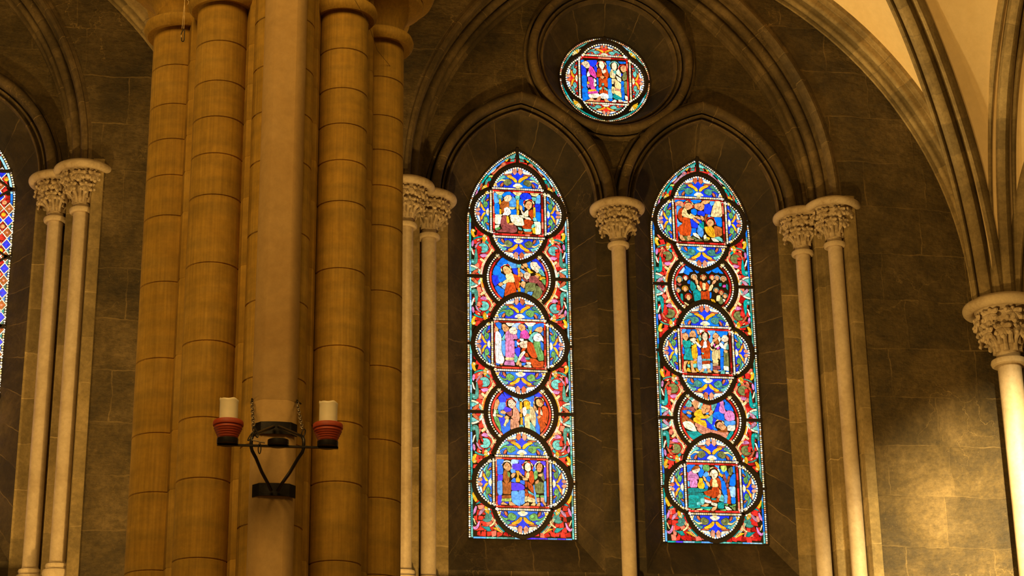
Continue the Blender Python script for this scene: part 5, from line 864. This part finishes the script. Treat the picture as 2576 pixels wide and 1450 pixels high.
def folds(P, pts, c, lev):
    """painted drapery lines and faces on the larger pieces"""
    n = len(pts); A = 0; mx = mz = 0
    for i in range(n):
        x0, z0 = pts[i]; x1, z1 = pts[(i+1) % n]; k = x0*z1-x1*z0; A += k; mx += (x0+x1)*k; mz += (z0+z1)*k
    A /= 2
    if abs(A) < .0006: return
    mx /= 6*A; mz /= 6*A; ar = abs(A)
    xx = sum((p[0]-mx)**2 for p in pts)/n; zz = sum((p[1]-mz)**2 for p in pts)/n; xz = sum((p[0]-mx)*(p[1]-mz) for p in pts)/n
    th = .5*atan2(2*xz, xx-zz); ax = (cos(th), sin(th)); ay = (-sin(th), cos(th)); La = sqrt(max(xx, zz))*1.9
    def ins(x, z):
        r = False
        for i in range(n):
            (a, b), (e, f) = pts[i], pts[(i+1) % n]
            if (b > z) != (f > z) and x < (e-a)*(z-b)/(f-b)+a: r = not r
        return r
    if c in 'sS':
        if ar > .0018 and max(xx, zz) < 2.2*min(xx, zz):
            h = sqrt(ar/pi)
            for ex in (-.34, .22): P.dark([(mx+h*(ex-.13), mz+h*.02), (mx+h*(ex+.13), mz+h*.02), (mx+h*(ex+.11), mz+h*.14), (mx+h*(ex-.11), mz+h*.14)], lev+1)
            P.dark([(mx-h*.10, mz-h*.34), (mx, mz-h*.36), (mx-h*.02, mz+.0), (mx-h*.07, mz)], lev+1); P.dark([(mx-h*.26, mz-h*.58), (mx+h*.12, mz-h*.58), (mx+h*.10, mz-h*.50), (mx-h*.24, mz-h*.50)], lev+1)
            hair = [(mx+h*.98*cos(t), mz+h*.10+h*.98*sin(t)) for t in [radians(35+20*k) for k in range(7)]]+[(mx+h*.74*cos(t), mz+h*.05+h*.70*sin(t)) for t in [radians(155-20*k) for k in range(7)]]
            if all(ins(mx+(x-mx)*.93, mz+(z-mz)*.93) for x, z in hair[:7]): P.piece(hair, 'q' if c == 's' else 'e', lev+.6, 0, 0)
        return
    if c not in 'RpPqmoGtTgeYwWyL' or max(xx, zz) < 1.6*min(xx, zz): 
        if ar < .002 or c not in 'RpPqmoGtTgeYwWyL': return
    k = 4 if ar > .004 else 3 if ar > .0018 else 1
    for q in range(k):
        o = (q-(k-1)/2)*sqrt(min(xx, zz))*2.5/k+P.rnd.uniform(-.002, .002); ln = []; bow = P.rnd.uniform(-.006, .006)
        for t in range(13):
            u = -La+2*La*t/12; v = o*(1+.35*u/La)+bow*cos(u/La*1.5)
            x, z = mx+ax[0]*u+ay[0]*v, mz+ax[1]*u+ay[1]*v
            if ins(x, z) and ins(x+.004, z) and ins(x-.004, z) and ins(x, z+.004) and ins(x, z-.004): ln.append((x, z))
            elif len(ln) > 3: break
            else: ln = []
        if len(ln) > 3:
            s0 = P.rnd.randint(0, 1); ln = ln[s0:]; m = len(ln)
            a = [(x+ay[0]*.0013*sin(pi*(i+.5)/m), z+ay[1]*.0013*sin(pi*(i+.5)/m)) for i, (x, z) in enumerate(ln)]; b = [(x-ay[0]*.0013*sin(pi*(i+.5)/m), z-ay[1]*.0013*sin(pi*(i+.5)/m)) for i, (x, z) in enumerate(ln)]
            P.dark(a+b[::-1], lev+1)
def put_panel(P, key, cz, lev):
    for it in PANELS[key].split(';'):
        a = it.split()
        if not a: continue
        c = a[0]; pts = [tuple(int(v)/1000 for v in t.split(',')) for t in a[1:] if ',' in t]
        if c[0] in 'HN':
            x, z = pts[0]; z += cz; r = int(a[2])/1000*1.10; kind = c[1]
            P.dark([(x+(r+.003)*cos(2*pi*k/20), z+(r+.003)*sin(2*pi*k/20)) for k in range(20)], lev+.5)
            segs = 6 if kind == 'x' else 3; w0 = .80
            for k in range(segs):
                a0, a1 = -35+250*k/segs+3, -35+250*(k+1)/segs-3
                col = {'x': ('r', 'Y')[k % 2], 'r': 'r', 'w': 'w', 't': 'T', 'T': 'u', 'y': 'y'}[kind]
                P.piece(arcp((x, z), r, a0, a1, 5)+arcp((x, z), r*w0, a1, a0, 5), col, lev+.8, 0, 0, .15)
                if kind == 'x' and col == 'Y':
                    for q in (.33, .66):
                        aa = radians(a0+(a1-a0)*q); P.dark([(x+r*w0*cos(aa-.03), z+r*w0*sin(aa-.03)), (x+r*cos(aa-.03), z+r*sin(aa-.03)), (x+r*cos(aa+.03), z+r*sin(aa+.03)), (x+r*w0*cos(aa+.03), z+r*w0*sin(aa+.03))], lev+1.5)
            if c[0] == 'N':
                hr = r*.80
                P.piece([(x+hr*.95*cos(t), z-r*.08+hr*1.0*sin(t)) for t in [2*pi*k/12 for k in range(12)]], P.rnd.choice('oox'), lev+2, .003, 0)
                P.piece([(x+hr*.72*cos(t), z-r*.16+hr*.98*sin(t)*(1 if sin(t) > 0 else 1.15)) for t in [2*pi*k/12 for k in range(12)]], P.rnd.choice('sSs'), lev+3, .001, 0)
                for ex in (-.30, .30): P.dark([(x+hr*(ex-.11), z+hr*.02), (x+hr*(ex+.11), z+hr*.02), (x+hr*(ex+.10), z+hr*.13), (x+hr*(ex-.10), z+hr*.13)], lev+4)
                P.dark([(x-hr*.04, z-hr*.35), (x+hr*.04, z-hr*.35), (x+hr*.03, z), (x-hr*.03, z)], lev+4)
                P.dark([(x-hr*.16, z-hr*.62), (x+hr*.16, z-hr*.62), (x+hr*.14, z-hr*.54), (x-hr*.14, z-hr*.54)], lev+4)
            continue
        pts = [(x, z+cz) for x, z in pts]
        l = lev+1
        if c in 'sSWwYyRpPqmoGtTge': l = lev+2.2
        if c in 'kn': l = lev+3
        big = offset(pts, .0046); P.piece(big, c, l, .0028, 1); folds(P, big, c, l)
def square_frame(P, cz, lev, hx=.247, hz=.236, cx=0):
    P.dark([(-hx-.032, cz-hz-.028), (hx+.032, cz-hz-.028), (hx+.032, cz+hz+.028), (-hx-.032, cz+hz+.028)], lev-.5)
    for (a, b) in (((-hx, hz), (hx, hz)), ((-hx, -hz), (hx, -hz))):
        P.strip([(a[0], cz+a[1]-.010*(1 if a[1] > 0 else -1)), (b[0], cz+b[1]-.010*(1 if a[1] > 0 else -1))], .017, .075, 'rrDhd', lev+.5)
        P.beads([(a[0]-.01, cz+a[1]*1.065), (b[0]+.012, cz+b[1]*1.065)], .0078, .0192, 'wwYW', lev+.5, True)
    for sx in (-1, 1):
        P.strip([(sx*(hx-.010), cz-hz+.022), (sx*(hx-.010), cz+hz-.022)], .017, .07, 'rrDhd', lev+.5)
        P.beads([(sx*(hx+.018), cz-hz), (sx*(hx+.018), cz+hz+.006)], .0078, .0192, 'wwYW', lev+.5, True)
    P.dark([(-hx+.02, cz-hz+.02), (hx-.02, cz-hz+.02), (hx-.02, cz+hz-.02), (-hx+.02, cz+hz-.02)], lev)
def lancet_outline(ins=0.0, n=20):
    r = .89-ins; a = half_arc(0, 6.95, .39, r, 1, n)
    return [(x, z) for x, z, _ in a]
def spray(P, X0, sx, Z0, sz, ground='r', rich=0, sel=None):
    """scrolled foliage between two medallions; Z measured from the middle of a roundel"""
    l = 3; cs = P.rnd.choice
    def f(p): return (X0+sx*p[0], Z0+sz*p[1])
    def pc(pts, c, lv=l, sm=1, ld=.003):
        P.piece([f(p) for p in pts], c, lv, ld, sm)
    # half roundel at the saddle bar
    pc(arcp((-.468, 0), .118, 8, 46, 5)+arcp((-.468, 0), .100, 46, 8, 5), 'w', l, 0); pc(arcp((-.468, 0), .118, 50, 88, 5)+arcp((-.468, 0), .100, 88, 50, 5), 'w', l, 0)
    pc([(-.462, .096), (-.405, .08), (-.46, .045)], 'T'); pc([(-.385, .066), (-.358, .022), (-.372, .016), (-.398, .050)], 'T')
    pc([(-.455, .018), (-.435, .012), (-.395, .05), (-.392, .078), (-.425, .066), (-.448, .04)], 'v' if rich else 'x', l+1); pc([(-.46, .022), (-.448, .016), (-.455, .034)], 'y', l+1)
    # tall teal crook
    pc([(-.455, .135), (-.440, .122), (-.415, .124), (-.398, .145), (-.394, .20), (-.402, .262), (-.412, .300), (-.420, .262), (-.425, .20), (-.430, .17), (-.450, .178), (-.462, .16)], 't' if rich else 'z', l+1)
    P.dot(*f((-.442, .152)), .013, 'T', l+2, 8, .002)
    pc([(-.378, .178), (-.352, .150), (-.318, .142), (-.330, .168), (-.362, .192)], 'Y'); 
    pc([(-.378, .222), (-.352, .196), (-.312, .206), (-.294, .224), (-.322, .236), (-.352, .232)], 'p', l+1)
    pc([(-.458, .285), (-.445, .225), (-.425, .215), (-.44, .262), (-.450, .292)], 'w')
    # great volute
    for k in range(9):
        pass
    ring = [(-.342+.052*cos(radians(150-24*k)), .294+.048*sin(radians(150-24*k))) for k in range(12)]
    pc(ring+[(-.342+.018*cos(radians(-110+40*k)), .294+.018*sin(radians(-110+40*k))) for k in range(4)], 'T' if not rich else 'G', l+1); P.dot(*f((-.340, .290)), .019, 'T' if not rich else 'G', l+2, 9, .002)
    pc(arcp((-.342, .294), .072, -60, 30, 6)+arcp((-.342, .294), .060, 30, -60, 6), 'r', l, 0)
    pc(arcp((-.350, .294), .098, -68, -4, 6)+arcp((-.350, .294), .082, -4, -68, 6), 'Y', l+1, 0)
    pc([(-.296, .332), (-.288, .352), (-.312, .378), (-.340, .392), (-.334, .366), (-.315, .346)], 't', l+1)
    pc([(-.455, .322), (-.446, .300), (-.434, .318), (-.428, .352), (-.440, .372), (-.452, .35)], 'p', l+1)
    pc([(-.424, .288), (-.404, .300), (-.392, .326), (-.362, .360), (-.392, .352), (-.414, .322)], 'v' if not rich else 'x', l+1)
    pc([(-.434, .372), (-.400, .392), (-.348, .404), (-.352, .416), (-.398, .408), (-.436, .388)], 't' if not rich else 'z', l+1)
    pc([(-.402, .374), (-.378, .384), (-.374, .376), (-.396, .364)], 'Y', l+1)
    pc([(-.432, .398), (-.452, .420), (-.462, .462), (-.448, .488), (-.424, .482), (-.414, .462), (-.430, .452), (-.424, .425), (-.414, .405)], 'y', l+1)
    P.dot(*f((-.436, .470)), .011, 'Y', l+2, 8, .002)
    daisy(P, *f((-.300, .392)), .052, *((100, 232) if (sx > 0 and sz > 0) else (-52, 80) if (sx < 0 and sz > 0) else (128, 260) if sx > 0 else (-80, 52)), 7, 'yyY', l+2)
def make_lancet(Xc, panels, label, name, seed, rich=0):
    root = empty(name, (Xc, -.001, 0), label, 'window', None, 'structure')
    P = Pane(root, Xc, seed)
    z0 = 3.8816; out = lancet_outline(); full = [(.5, z0)]+out+[(-x, z) for x, z in out[::-1][1:]]+[(-.5, z0)]
    def inside(x, z, m=.0):
        if z < z0+m: return False
        if z <= 6.95: return abs(x) <= .5-m
        return sqrt((abs(x)+.39)**2+(z-6.95)**2) <= .89-m
    # ---- ground: ruby quarries
    P.dark(full, -1)
    x = -.5
    nz = 0
    zc = z0+.03
    while zc < 7.75:
        xx = -.47+(.02 if nz % 2 else 0)
        while xx < .47:
            pts = [(xx+P.rnd.uniform(-.012, .012), zc+P.rnd.uniform(-.01, .01)), (xx+.044+P.rnd.uniform(-.012, .012), zc+P.rnd.uniform(-.01, .01)), (xx+.042+P.rnd.uniform(-.012, .012), zc+.044+P.rnd.uniform(-.008, .008)), (xx+P.rnd.uniform(-.012, .012), zc+.042+P.rnd.uniform(-.008, .008))]
            if all(inside(a, b, .045) or (b < 4.2 and b > z0+.02 and abs(a) < .455) for a, b in pts): P.piece(pts, P.rnd.choice('rrrDDh'), 1, 0, 0, .25)
            xx += .048
        zc += .048; nz += 1
    zc = 7.16
    while zc < 7.74:
        xx = -.48
        while xx < .48:
            j = lambda a: a+P.rnd.uniform(-.006, .006)
            pts = [(j(xx), j(zc)), (j(xx+.026), j(zc)), (j(xx+.025), j(zc+.026)), (j(xx), j(zc+.025))]
            if all(inside(a, b, .044) for a, b in pts): P.piece(pts, P.rnd.choice('rrDDDd'), 1.2, 0, 0, .25)
            xx += .029
        zc += .029
    P.flush('ruby_ground')
    # ---- border
    for sx in (1, -1):
        o2 = [(sx*x, z) for x, z in lancet_outline(.034)]; path = [(sx*(.5-.034), z0+.012)]+o2
        P.strip(path, .016, .085, 'tTtzucTtc' if not rich else 'ttzcbTz', 1.5)
        o3 = [(sx*x, z) for x, z in lancet_outline(.012)]; path = [(sx*(.5-.012), z0+.01)]+o3
        P.beads(path, .0085, .0205, 'wWYsw' if sx > 0 else 'WwYs', 1.5)
    P.strip([(-.455, z0+.012), (.455, z0+.012)], .016, .085, 'tTuzcV', 1.5)
    P.flush('beaded_border')
    # ---- foliage sprays
    for zc in (6.415, 5.075):
        for sx in (1, -1):
            for sz in (1, -1): spray(P, 0, sx, zc, sz, rich=rich)
    for sx in (1, -1):   # foot of the light
        spray_z = 3.745
        def f(p): return (sx*p[0], p[1])
        def pc(pts, c, lv=4, sm=1): P.piece([f(p) for p in pts], c, lv, .003, sm)
        ring = [(-.330+.052*cos(radians(215+22*k)), 4.085+.046*sin(radians(215+22*k))) for k in range(12)]
        pc(ring+[(-.33+.018*cos(radians(120-50*k)), 4.085+.018*sin(radians(120-50*k))) for k in range(3)], 'z'); P.dot(*f((-.330, 4.088)), .019, 'z', 5, 9, .002)
        pc([(-.408, 4.10), (-.396, 4.14), (-.352, 4.172), (-.345, 4.155), (-.372, 4.12), (-.395, 4.098)], 'v'); pc([(-.458, 4.10), (-.450, 4.15), (-.43, 4.19), (-.418, 4.175), (-.432, 4.125)], 'p')
        pc([(-.46, 4.0), (-.452, 3.972), (-.43, 3.965), (-.405, 3.99), (-.392, 4.045), (-.402, 4.05), (-.422, 4.006), (-.44, 3.99)], 'p')
        pc([(-.385, 4.0), (-.345, 3.995), (-.31, 3.998), (-.288, 3.958), (-.32, 3.952), (-.36, 3.985)], 't'); pc([(-.285, 3.988), (-.24, 3.99), (-.19, 3.950), (-.2, 3.943), (-.25, 3.970)], 'y')
        pc([(-.265, 4.0), (-.225, 4.018), (-.185, 3.995), (-.165, 3.950), (-.18, 3.950), (-.205, 3.985)], 't')
        pc([(-.458, 4.075), (-.44, 4.02), (-.425, 4.012), (-.445, 4.068)], 'Y'); pc(arcp((-.335, 4.08), .092, 290, 355, 6)+arcp((-.335, 4.08), .077, 355, 290, 6), 'Y')
        pc([(-.296, 4.152), (-.286, 4.132), (-.318, 4.112), (-.352, 4.128), (-.338, 4.150)], 't'); pc([(-.436, 4.20), (-.39, 4.235), (-.34, 4.24), (-.345, 4.225), (-.4, 4.21)], 't')
        pc([(-.432, 4.222), (-.452, 4.25), (-.462, 4.30), (-.448, 4.325), (-.424, 4.318), (-.414, 4.298), (-.430, 4.288), (-.424, 4.262), (-.412, 4.24)], 'y')
        daisy(P, *f((-.300, 4.165)), .052, *((128, 260) if sx > 0 else (-80, 52)), 7, 'yyY', 5)
        # head of the light, following the arch
        bc = 'x' if not rich else 'v'
        pc([(-.118, 7.572), (-.150, 7.545), (-.205, 7.500), (-.245, 7.470), (-.238, 7.492), (-.190, 7.545), (-.155, 7.585), (-.128, 7.602)], bc); P.dot(*f((-.132, 7.588)), .024, bc, 5, 10, .003); P.dot(*f((-.130, 7.590)), .010, 'h', 6, 7, .002)
        pc([(-.022, 7.70), (-.022, 7.665), (-.060, 7.650), (-.072, 7.668)], 'T'); pc([(-.025, 7.655), (-.028, 7.625), (-.070, 7.625), (-.060, 7.642)], 'z', 5); pc([(-.080, 7.655), (-.102, 7.620), (-.120, 7.630)], 'y', 5)
        pc([(-.262, 7.445), (-.292, 7.435), (-.315, 7.405), (-.318, 7.36), (-.300, 7.345), (-.298, 7.385), (-.282, 7.41), (-.262, 7.425)], 't' if rich else 'z'); P.dot(*f((-.275, 7.425)), .020, 't', 5, 9, .003)
        pc([(-.200, 7.555), (-.248, 7.512), (-.265, 7.485), (-.225, 7.515)], 'w'); pc([(-.350, 7.385), (-.372, 7.345), (-.360, 7.325), (-.340, 7.355)], 'x'); pc([(-.392, 7.318), (-.418, 7.245), (-.405, 7.225), (-.388, 7.27)], 'p'); pc([(-.235, 7.468), (-.250, 7.448), (-.285, 7.450), (-.270, 7.468)], 'L'); pc([(-.338, 7.345), (-.355, 7.315), (-.340, 7.300)], 't')
        daisy(P, *f((-.296, 7.318)), .052, *((92, 225) if sx > 0 else (-45, 88)), 7, 'yyY', 5)
        pc([(-.42, 7.15), (-.435, 7.08), (-.425, 7.07), (-.412, 7.12)], 'w')
    P.flush('foliage_scrolls')
    # ---- roundels
    for i, zc in ((2, 6.415), (4, 5.075)):
        R = .335
        P.dark([(R*1.05*cos(2*pi*k/40), zc+R*1.05*sin(2*pi*k/40)) for k in range(40)], 6)
        for a0, a1 in ((-47, 47), (133, 227)):
            P.strip(arcp((0, zc), .372, a0+4, a1-4, 24), .009, .085, 'eYYw', 6.5); P.strip(arcp((0, zc), .360, a0+4, a1-4, 24), .008, .085, 'wYwy', 6.5)
            P.beads(arcp((0, zc), .300, a0-6, a1+6, 30), .0094, .0240, 'WwWY', 7)
            P.strip(arcp((0, zc), .2745, a0-6, a1+6, 30), .017, .085, 'rrrDhd', 7)
        put_panel(P, panels[i-1], zc, 8)
        P.flush('round_medallion', 'roundel with figures, '+('upper' if i == 2 else 'lower'))
    # ---- quatrefoils
    for i, zc in ((1, 7.08), (3, 5.74), (5, 4.41)):
        P.dark(quatre(zc, .012), 14)
        q = quatre(zc, -.036); q.append(q[0])
        gr = ('g' if i < 5 else 'g') if not rich else 'G'
        green = P.rnd.choice(('G', 'g')) if not rich else P.rnd.choice(('G', 'z'))
        ornament(P, zc, lambda u, v: (u, zc+v), green, ('b', 'B'), 17); ornament(P, zc, lambda u, v: (u, zc-v), green, ('b', 'B'), 17)
        fx = lambda v: .283+(v-.266)*.62
        ornament(P, zc, lambda u, v: (fx(v), zc+u*.80), 'g', ('b', 'B'), 17); ornament(P, zc, lambda u, v: (-fx(v), zc+u*.80), 'g', ('b', 'B'), 17)
        for sx in (1, -1):
            for sz in (1, -1):
                a = {(1, 1): (0, 90), (-1, 1): (90, 180), (-1, -1): (180, 270), (1, -1): (270, 360)}[(sx, sz)]
                daisy(P, sx*.196, zc+sz*.268, .044, *((a[0]+5, a[1]-18) if sx*sz > 0 else (a[0]+18, a[1]-5)), 4, 'yyY', 19); daisy(P, sx*.288, zc+sz*.186, .034, *a, 3, 'yYw', 19)
        P.beads(q, .0090, .0236, 'WwWYw', 20)
        square_frame(P, zc, 21)
        put_panel(P, panels[i-1], zc, 22)
        o = P.flush('quatrefoil_medallion', 'quatrefoil with figures in a square, '+{1: 'top', 3: 'middle', 5: 'bottom'}[i])
        # cream double fillets outside the ironwork
        for s_ in (1, -1):
            for dr, wd in ((.030, .008), (.042, .007)):
                R1 = .2515+dr
                for sg in (1, -1):
                    pts = [(s_*(.204+R1*cos(radians(t))), zc+sg*R1*sin(radians(t))) for t in range(26, 68, 4)]
                    if all(inside(a, b, .045) for a, b in pts): P.strip(pts, wd*.8, .09, 'eYY', 14.5)
                    R2 = .3275+dr; pts = [(s_*(-.05+R2*cos(radians(t))), zc+sg*(.19+R2*sin(radians(t)))) for t in range(22, 52 if not (i == 1 and sg > 0) else 76, 4)]
                    if all(inside(a, b, .045) for a, b in pts) and not (i == 1 and sg > 0): P.strip(pts, wd*.8, .09, 'eYY', 14.5)
        P.flush('cream_fillets')
    # ---- ironwork
    mb = MB()
    for zc in (6.415, 5.075):
        for a0, a1 in ((-50, 50), (130, 230)): bar3d(mb, arcp((0, zc), .335, a0, a1, 28), .034, .02, False, -.020)
        for sx in (1, -1): bar3d(mb, [(sx*.335, zc), (sx*.50, zc)], .030, .02, False, -.021); bolt(mb, sx*.355, zc); bolt(mb, sx*.46, zc)
    for zc in (7.08, 5.74, 4.41):
        bar3d(mb, quatre(zc, 0), .034, .02, True, -.026)
        for sx in (1, -1):
            bar3d(mb, [(sx*.455, zc), (sx*.50, zc)], .026, .02, False, -.024); bolt(mb, sx*.478, zc)
            for sz in (1, -1): bolt(mb, sx*.27, zc+sz*.25); bolt(mb, sx*.225, zc+sz*.365)
        bolt(mb, 0, zc-.50)
    bar3d(mb, [(0, 7.59), (0, 7.76)], .032, .02, False, -.024)
    bar3d(mb, [(.503, z0)]+lancet_outline(-.004)+[(-x, z) for x, z in lancet_outline(-.004)[::-1][1:]]+[(-.503, z0), (.503, z0)], .012, .02, False, -.006)
    a = mb.build('iron_armature', M_arm, root, angle=40)
    return root
make_lancet(-.9, ('L1', 'L2', 'L3', 'L4', 'L5'), 'left tall stained glass lancet, beside the great pier', 'window_1', 11)
make_lancet(.9, ('R1', 'R2', 'R3', 'R4', 'R5'), 'right tall stained glass lancet, with a boat in its lower roundel', 'window_2', 22, 1)

def make_oculus():
    zc, R = 8.5656, .4625
    root = empty('window_3', (0, -.001, 0), 'small round stained glass window above the two lancets', 'window', None, 'structure'); P = Pane(root, 0, 33)
    P.dark(arcp((0, zc), R, 0, 360, 48)[:-1], -1)
    P.beads(arcp((0, zc), R-.012, 0, 360, 80), .0085, .0205, 'qYswq', 1.5); P.strip(arcp((0, zc), R-.033, 0, 360, 80), .016, .085, 'tTzuTt', 1.5); P.flush('beaded_border')
    for k in range(4):
        for a in (24, 66):
            t = radians(90*k+a); c = (.375*cos(t), zc+.375*sin(t)); P.piece([(c[0]+.03*cos(t+q), c[1]+.028*sin(t+q)) for q in (0, 1.6, 3.1, 4.7)], P.rnd.choice('Dd'), 2, 0, 0)
        t = 90*k+45; daisy(P, .352*cos(radians(t)), zc+.352*sin(radians(t)), .078, t-80, t+80, 9, 'yYyY', 6)
    P.flush('corner_flowers')
    def oq(d):
        q = []; a, b, h = .425, .268, .250; c = (a*a-b*b-h*h)/(2*(a-b)); r = a-c; aa = math.degrees(math.asin(h/r))
        for k in range(4):
            for t in range(-12, 13):
                th = radians(aa*t/12); x, z = c+(r+d)*cos(th), (r+d)*sin(th); q.append((x*cos(k*pi/2)-z*sin(k*pi/2), zc+x*sin(k*pi/2)+z*cos(k*pi/2)))
        return q
    P.dark(oq(.0), 5)
    fx = lambda v: .283+(v-.266)*.52
    hx, hz = .240, .245
    for k in range(4):
        ff = [lambda u, v: (u*.78, zc+fx(v)-.012), lambda u, v: (fx(v)-.005, zc+u*.78), lambda u, v: (u*.78, zc-fx(v)+.012), lambda u, v: (-fx(v)+.005, zc+u*.78)][k]
        ornament(P, zc, ff, 'T', ('D', 'r'), 8)
    q = oq(-.034); P.beads(q+[q[0]], .0098, .0245, 'WwYw', 11)
    sq = P
    square_frame(P, zc, 12, hx, .248); put_panel(P, 'O', zc, 13); P.flush('figure_medallion', 'square panel of four standing figures')
    mb = MB(); bar3d(mb, oq(0), .036, .02, True, -.022)
    for k in range(4):
        t = k*pi/2; bar3d(mb, [(.42*cos(t), zc+.42*sin(t)), (.462*cos(t), zc+.462*sin(t))], .03, .02, False, -.02); bolt(mb, .445*cos(t), zc+.445*sin(t))
    bar3d(mb, arcp((0, zc), R+.002, 0, 360, 60), .012, .02, False, -.006)
    mb.build('iron_armature', M_arm, root, angle=40)
make_oculus()

def make_grisaille(Xc, name, label):
    """lancet of the left bay: lattice of lozenges with vertical and diagonal irons"""
    root = empty(name, (Xc, -.001, 0), label, 'window', None, 'structure'); P = Pane(root, Xc, 44); z0 = 3.8816
    out = lancet_outline(); P.dark([(.5, z0)]+out+[(-x, z) for x, z in out[::-1][1:]]+[(-.5, z0)], -1)
    def inside(x, z, m=.0):
        if z < z0+m: return False
        if z <= 6.95: return abs(x) <= .5-m
        return sqrt((abs(x)+.39)**2+(z-6.95)**2) <= .89-m
    for sx in (1, -1):
        P.strip([(sx*(.5-.036), z0+.012)]+[(sx*x, z) for x, z in lancet_outline(.036)], .020, .10, 'bctubz', 1.5)
        P.beads([(sx*(.5-.012), z0+.01)]+[(sx*x, z) for x, z in lancet_outline(.012)], .0098, .0245, 'wWYw', 1.5)
    P.flush('beaded_border')
    zc = z0+.03
    while zc < 7.7:
        xx = -.46
        while xx < .45:
            pts = [(xx, zc), (xx+.034, zc), (xx+.034, zc+.034), (xx, zc+.034)]
            if all(inside(a, b, .047) for a, b in pts): P.piece(pts, P.rnd.choice('rrDDd'), 1, 0, 0, .25)
            xx += .038
        zc += .038
    dz, dx = .118, .094; i = 0
    for r in range(34):
        z = z0+.06+r*dz
        for c in range(-5, 6):
            x = c*dx*1.0+.355-.355//dx*dx
            if inside(x, z, .05):
                P.piece([(x-.052, z), (x, z-.062), (x+.052, z), (x, z+.062)], 'w', 3, .003, 0); P.piece([(x-.038, z), (x, z-.046), (x+.038, z), (x, z+.046)], ('B', 'o')[r % 2], 4, .002, 0); P.dot(x, z, .012, 'q' if r % 2 else 'V', 5, 6)
            if inside(x+dx/2, z+dz/2, .045): P.dot(x+dx/2, z+dz/2, .022, 'y' if r % 3 == 0 else ('r' if (r+c) % 2 else 's'), 2, 7, .002)
            if inside(x+dx/2, z, .05): P.piece([(x+dx/2-.02, z), (x+dx/2, z-.03), (x+dx/2+.02, z), (x+dx/2, z+.03)], P.rnd.choice('rrD'), 2, 0, 0)
    P.flush('lozenge_lattice')
    mb = MB()
    for zc in (7.08, 6.41, 5.74, 5.07, 4.41):
        bar3d(mb, [(-.5, zc), (-.1, zc+.33), (.0, zc+.33)] if 0 else [(-.46, zc), (0, zc+.33), (.46, zc), (0, zc-.33), (-.46, zc)], .034, .02, False, -.02)
        for sx in (1, -1): bar3d(mb, [(sx*.44, zc), (sx*.5, zc)], .04, .02, False, -.02)
    for zc in (7.26,): bar3d(mb, [(-.44, zc), (.44, zc)], .03, .02, False, -.02)
    mb.build('iron_armature', M_arm, root, angle=40)
    return root
make_grisaille(.9-7.012, 'window_4', 'lozenge-patterned lancet cut off by the left edge of the picture')
make_grisaille(-.9-7.012, 'window_5', 'lozenge-patterned lancet beyond the left edge of the picture')
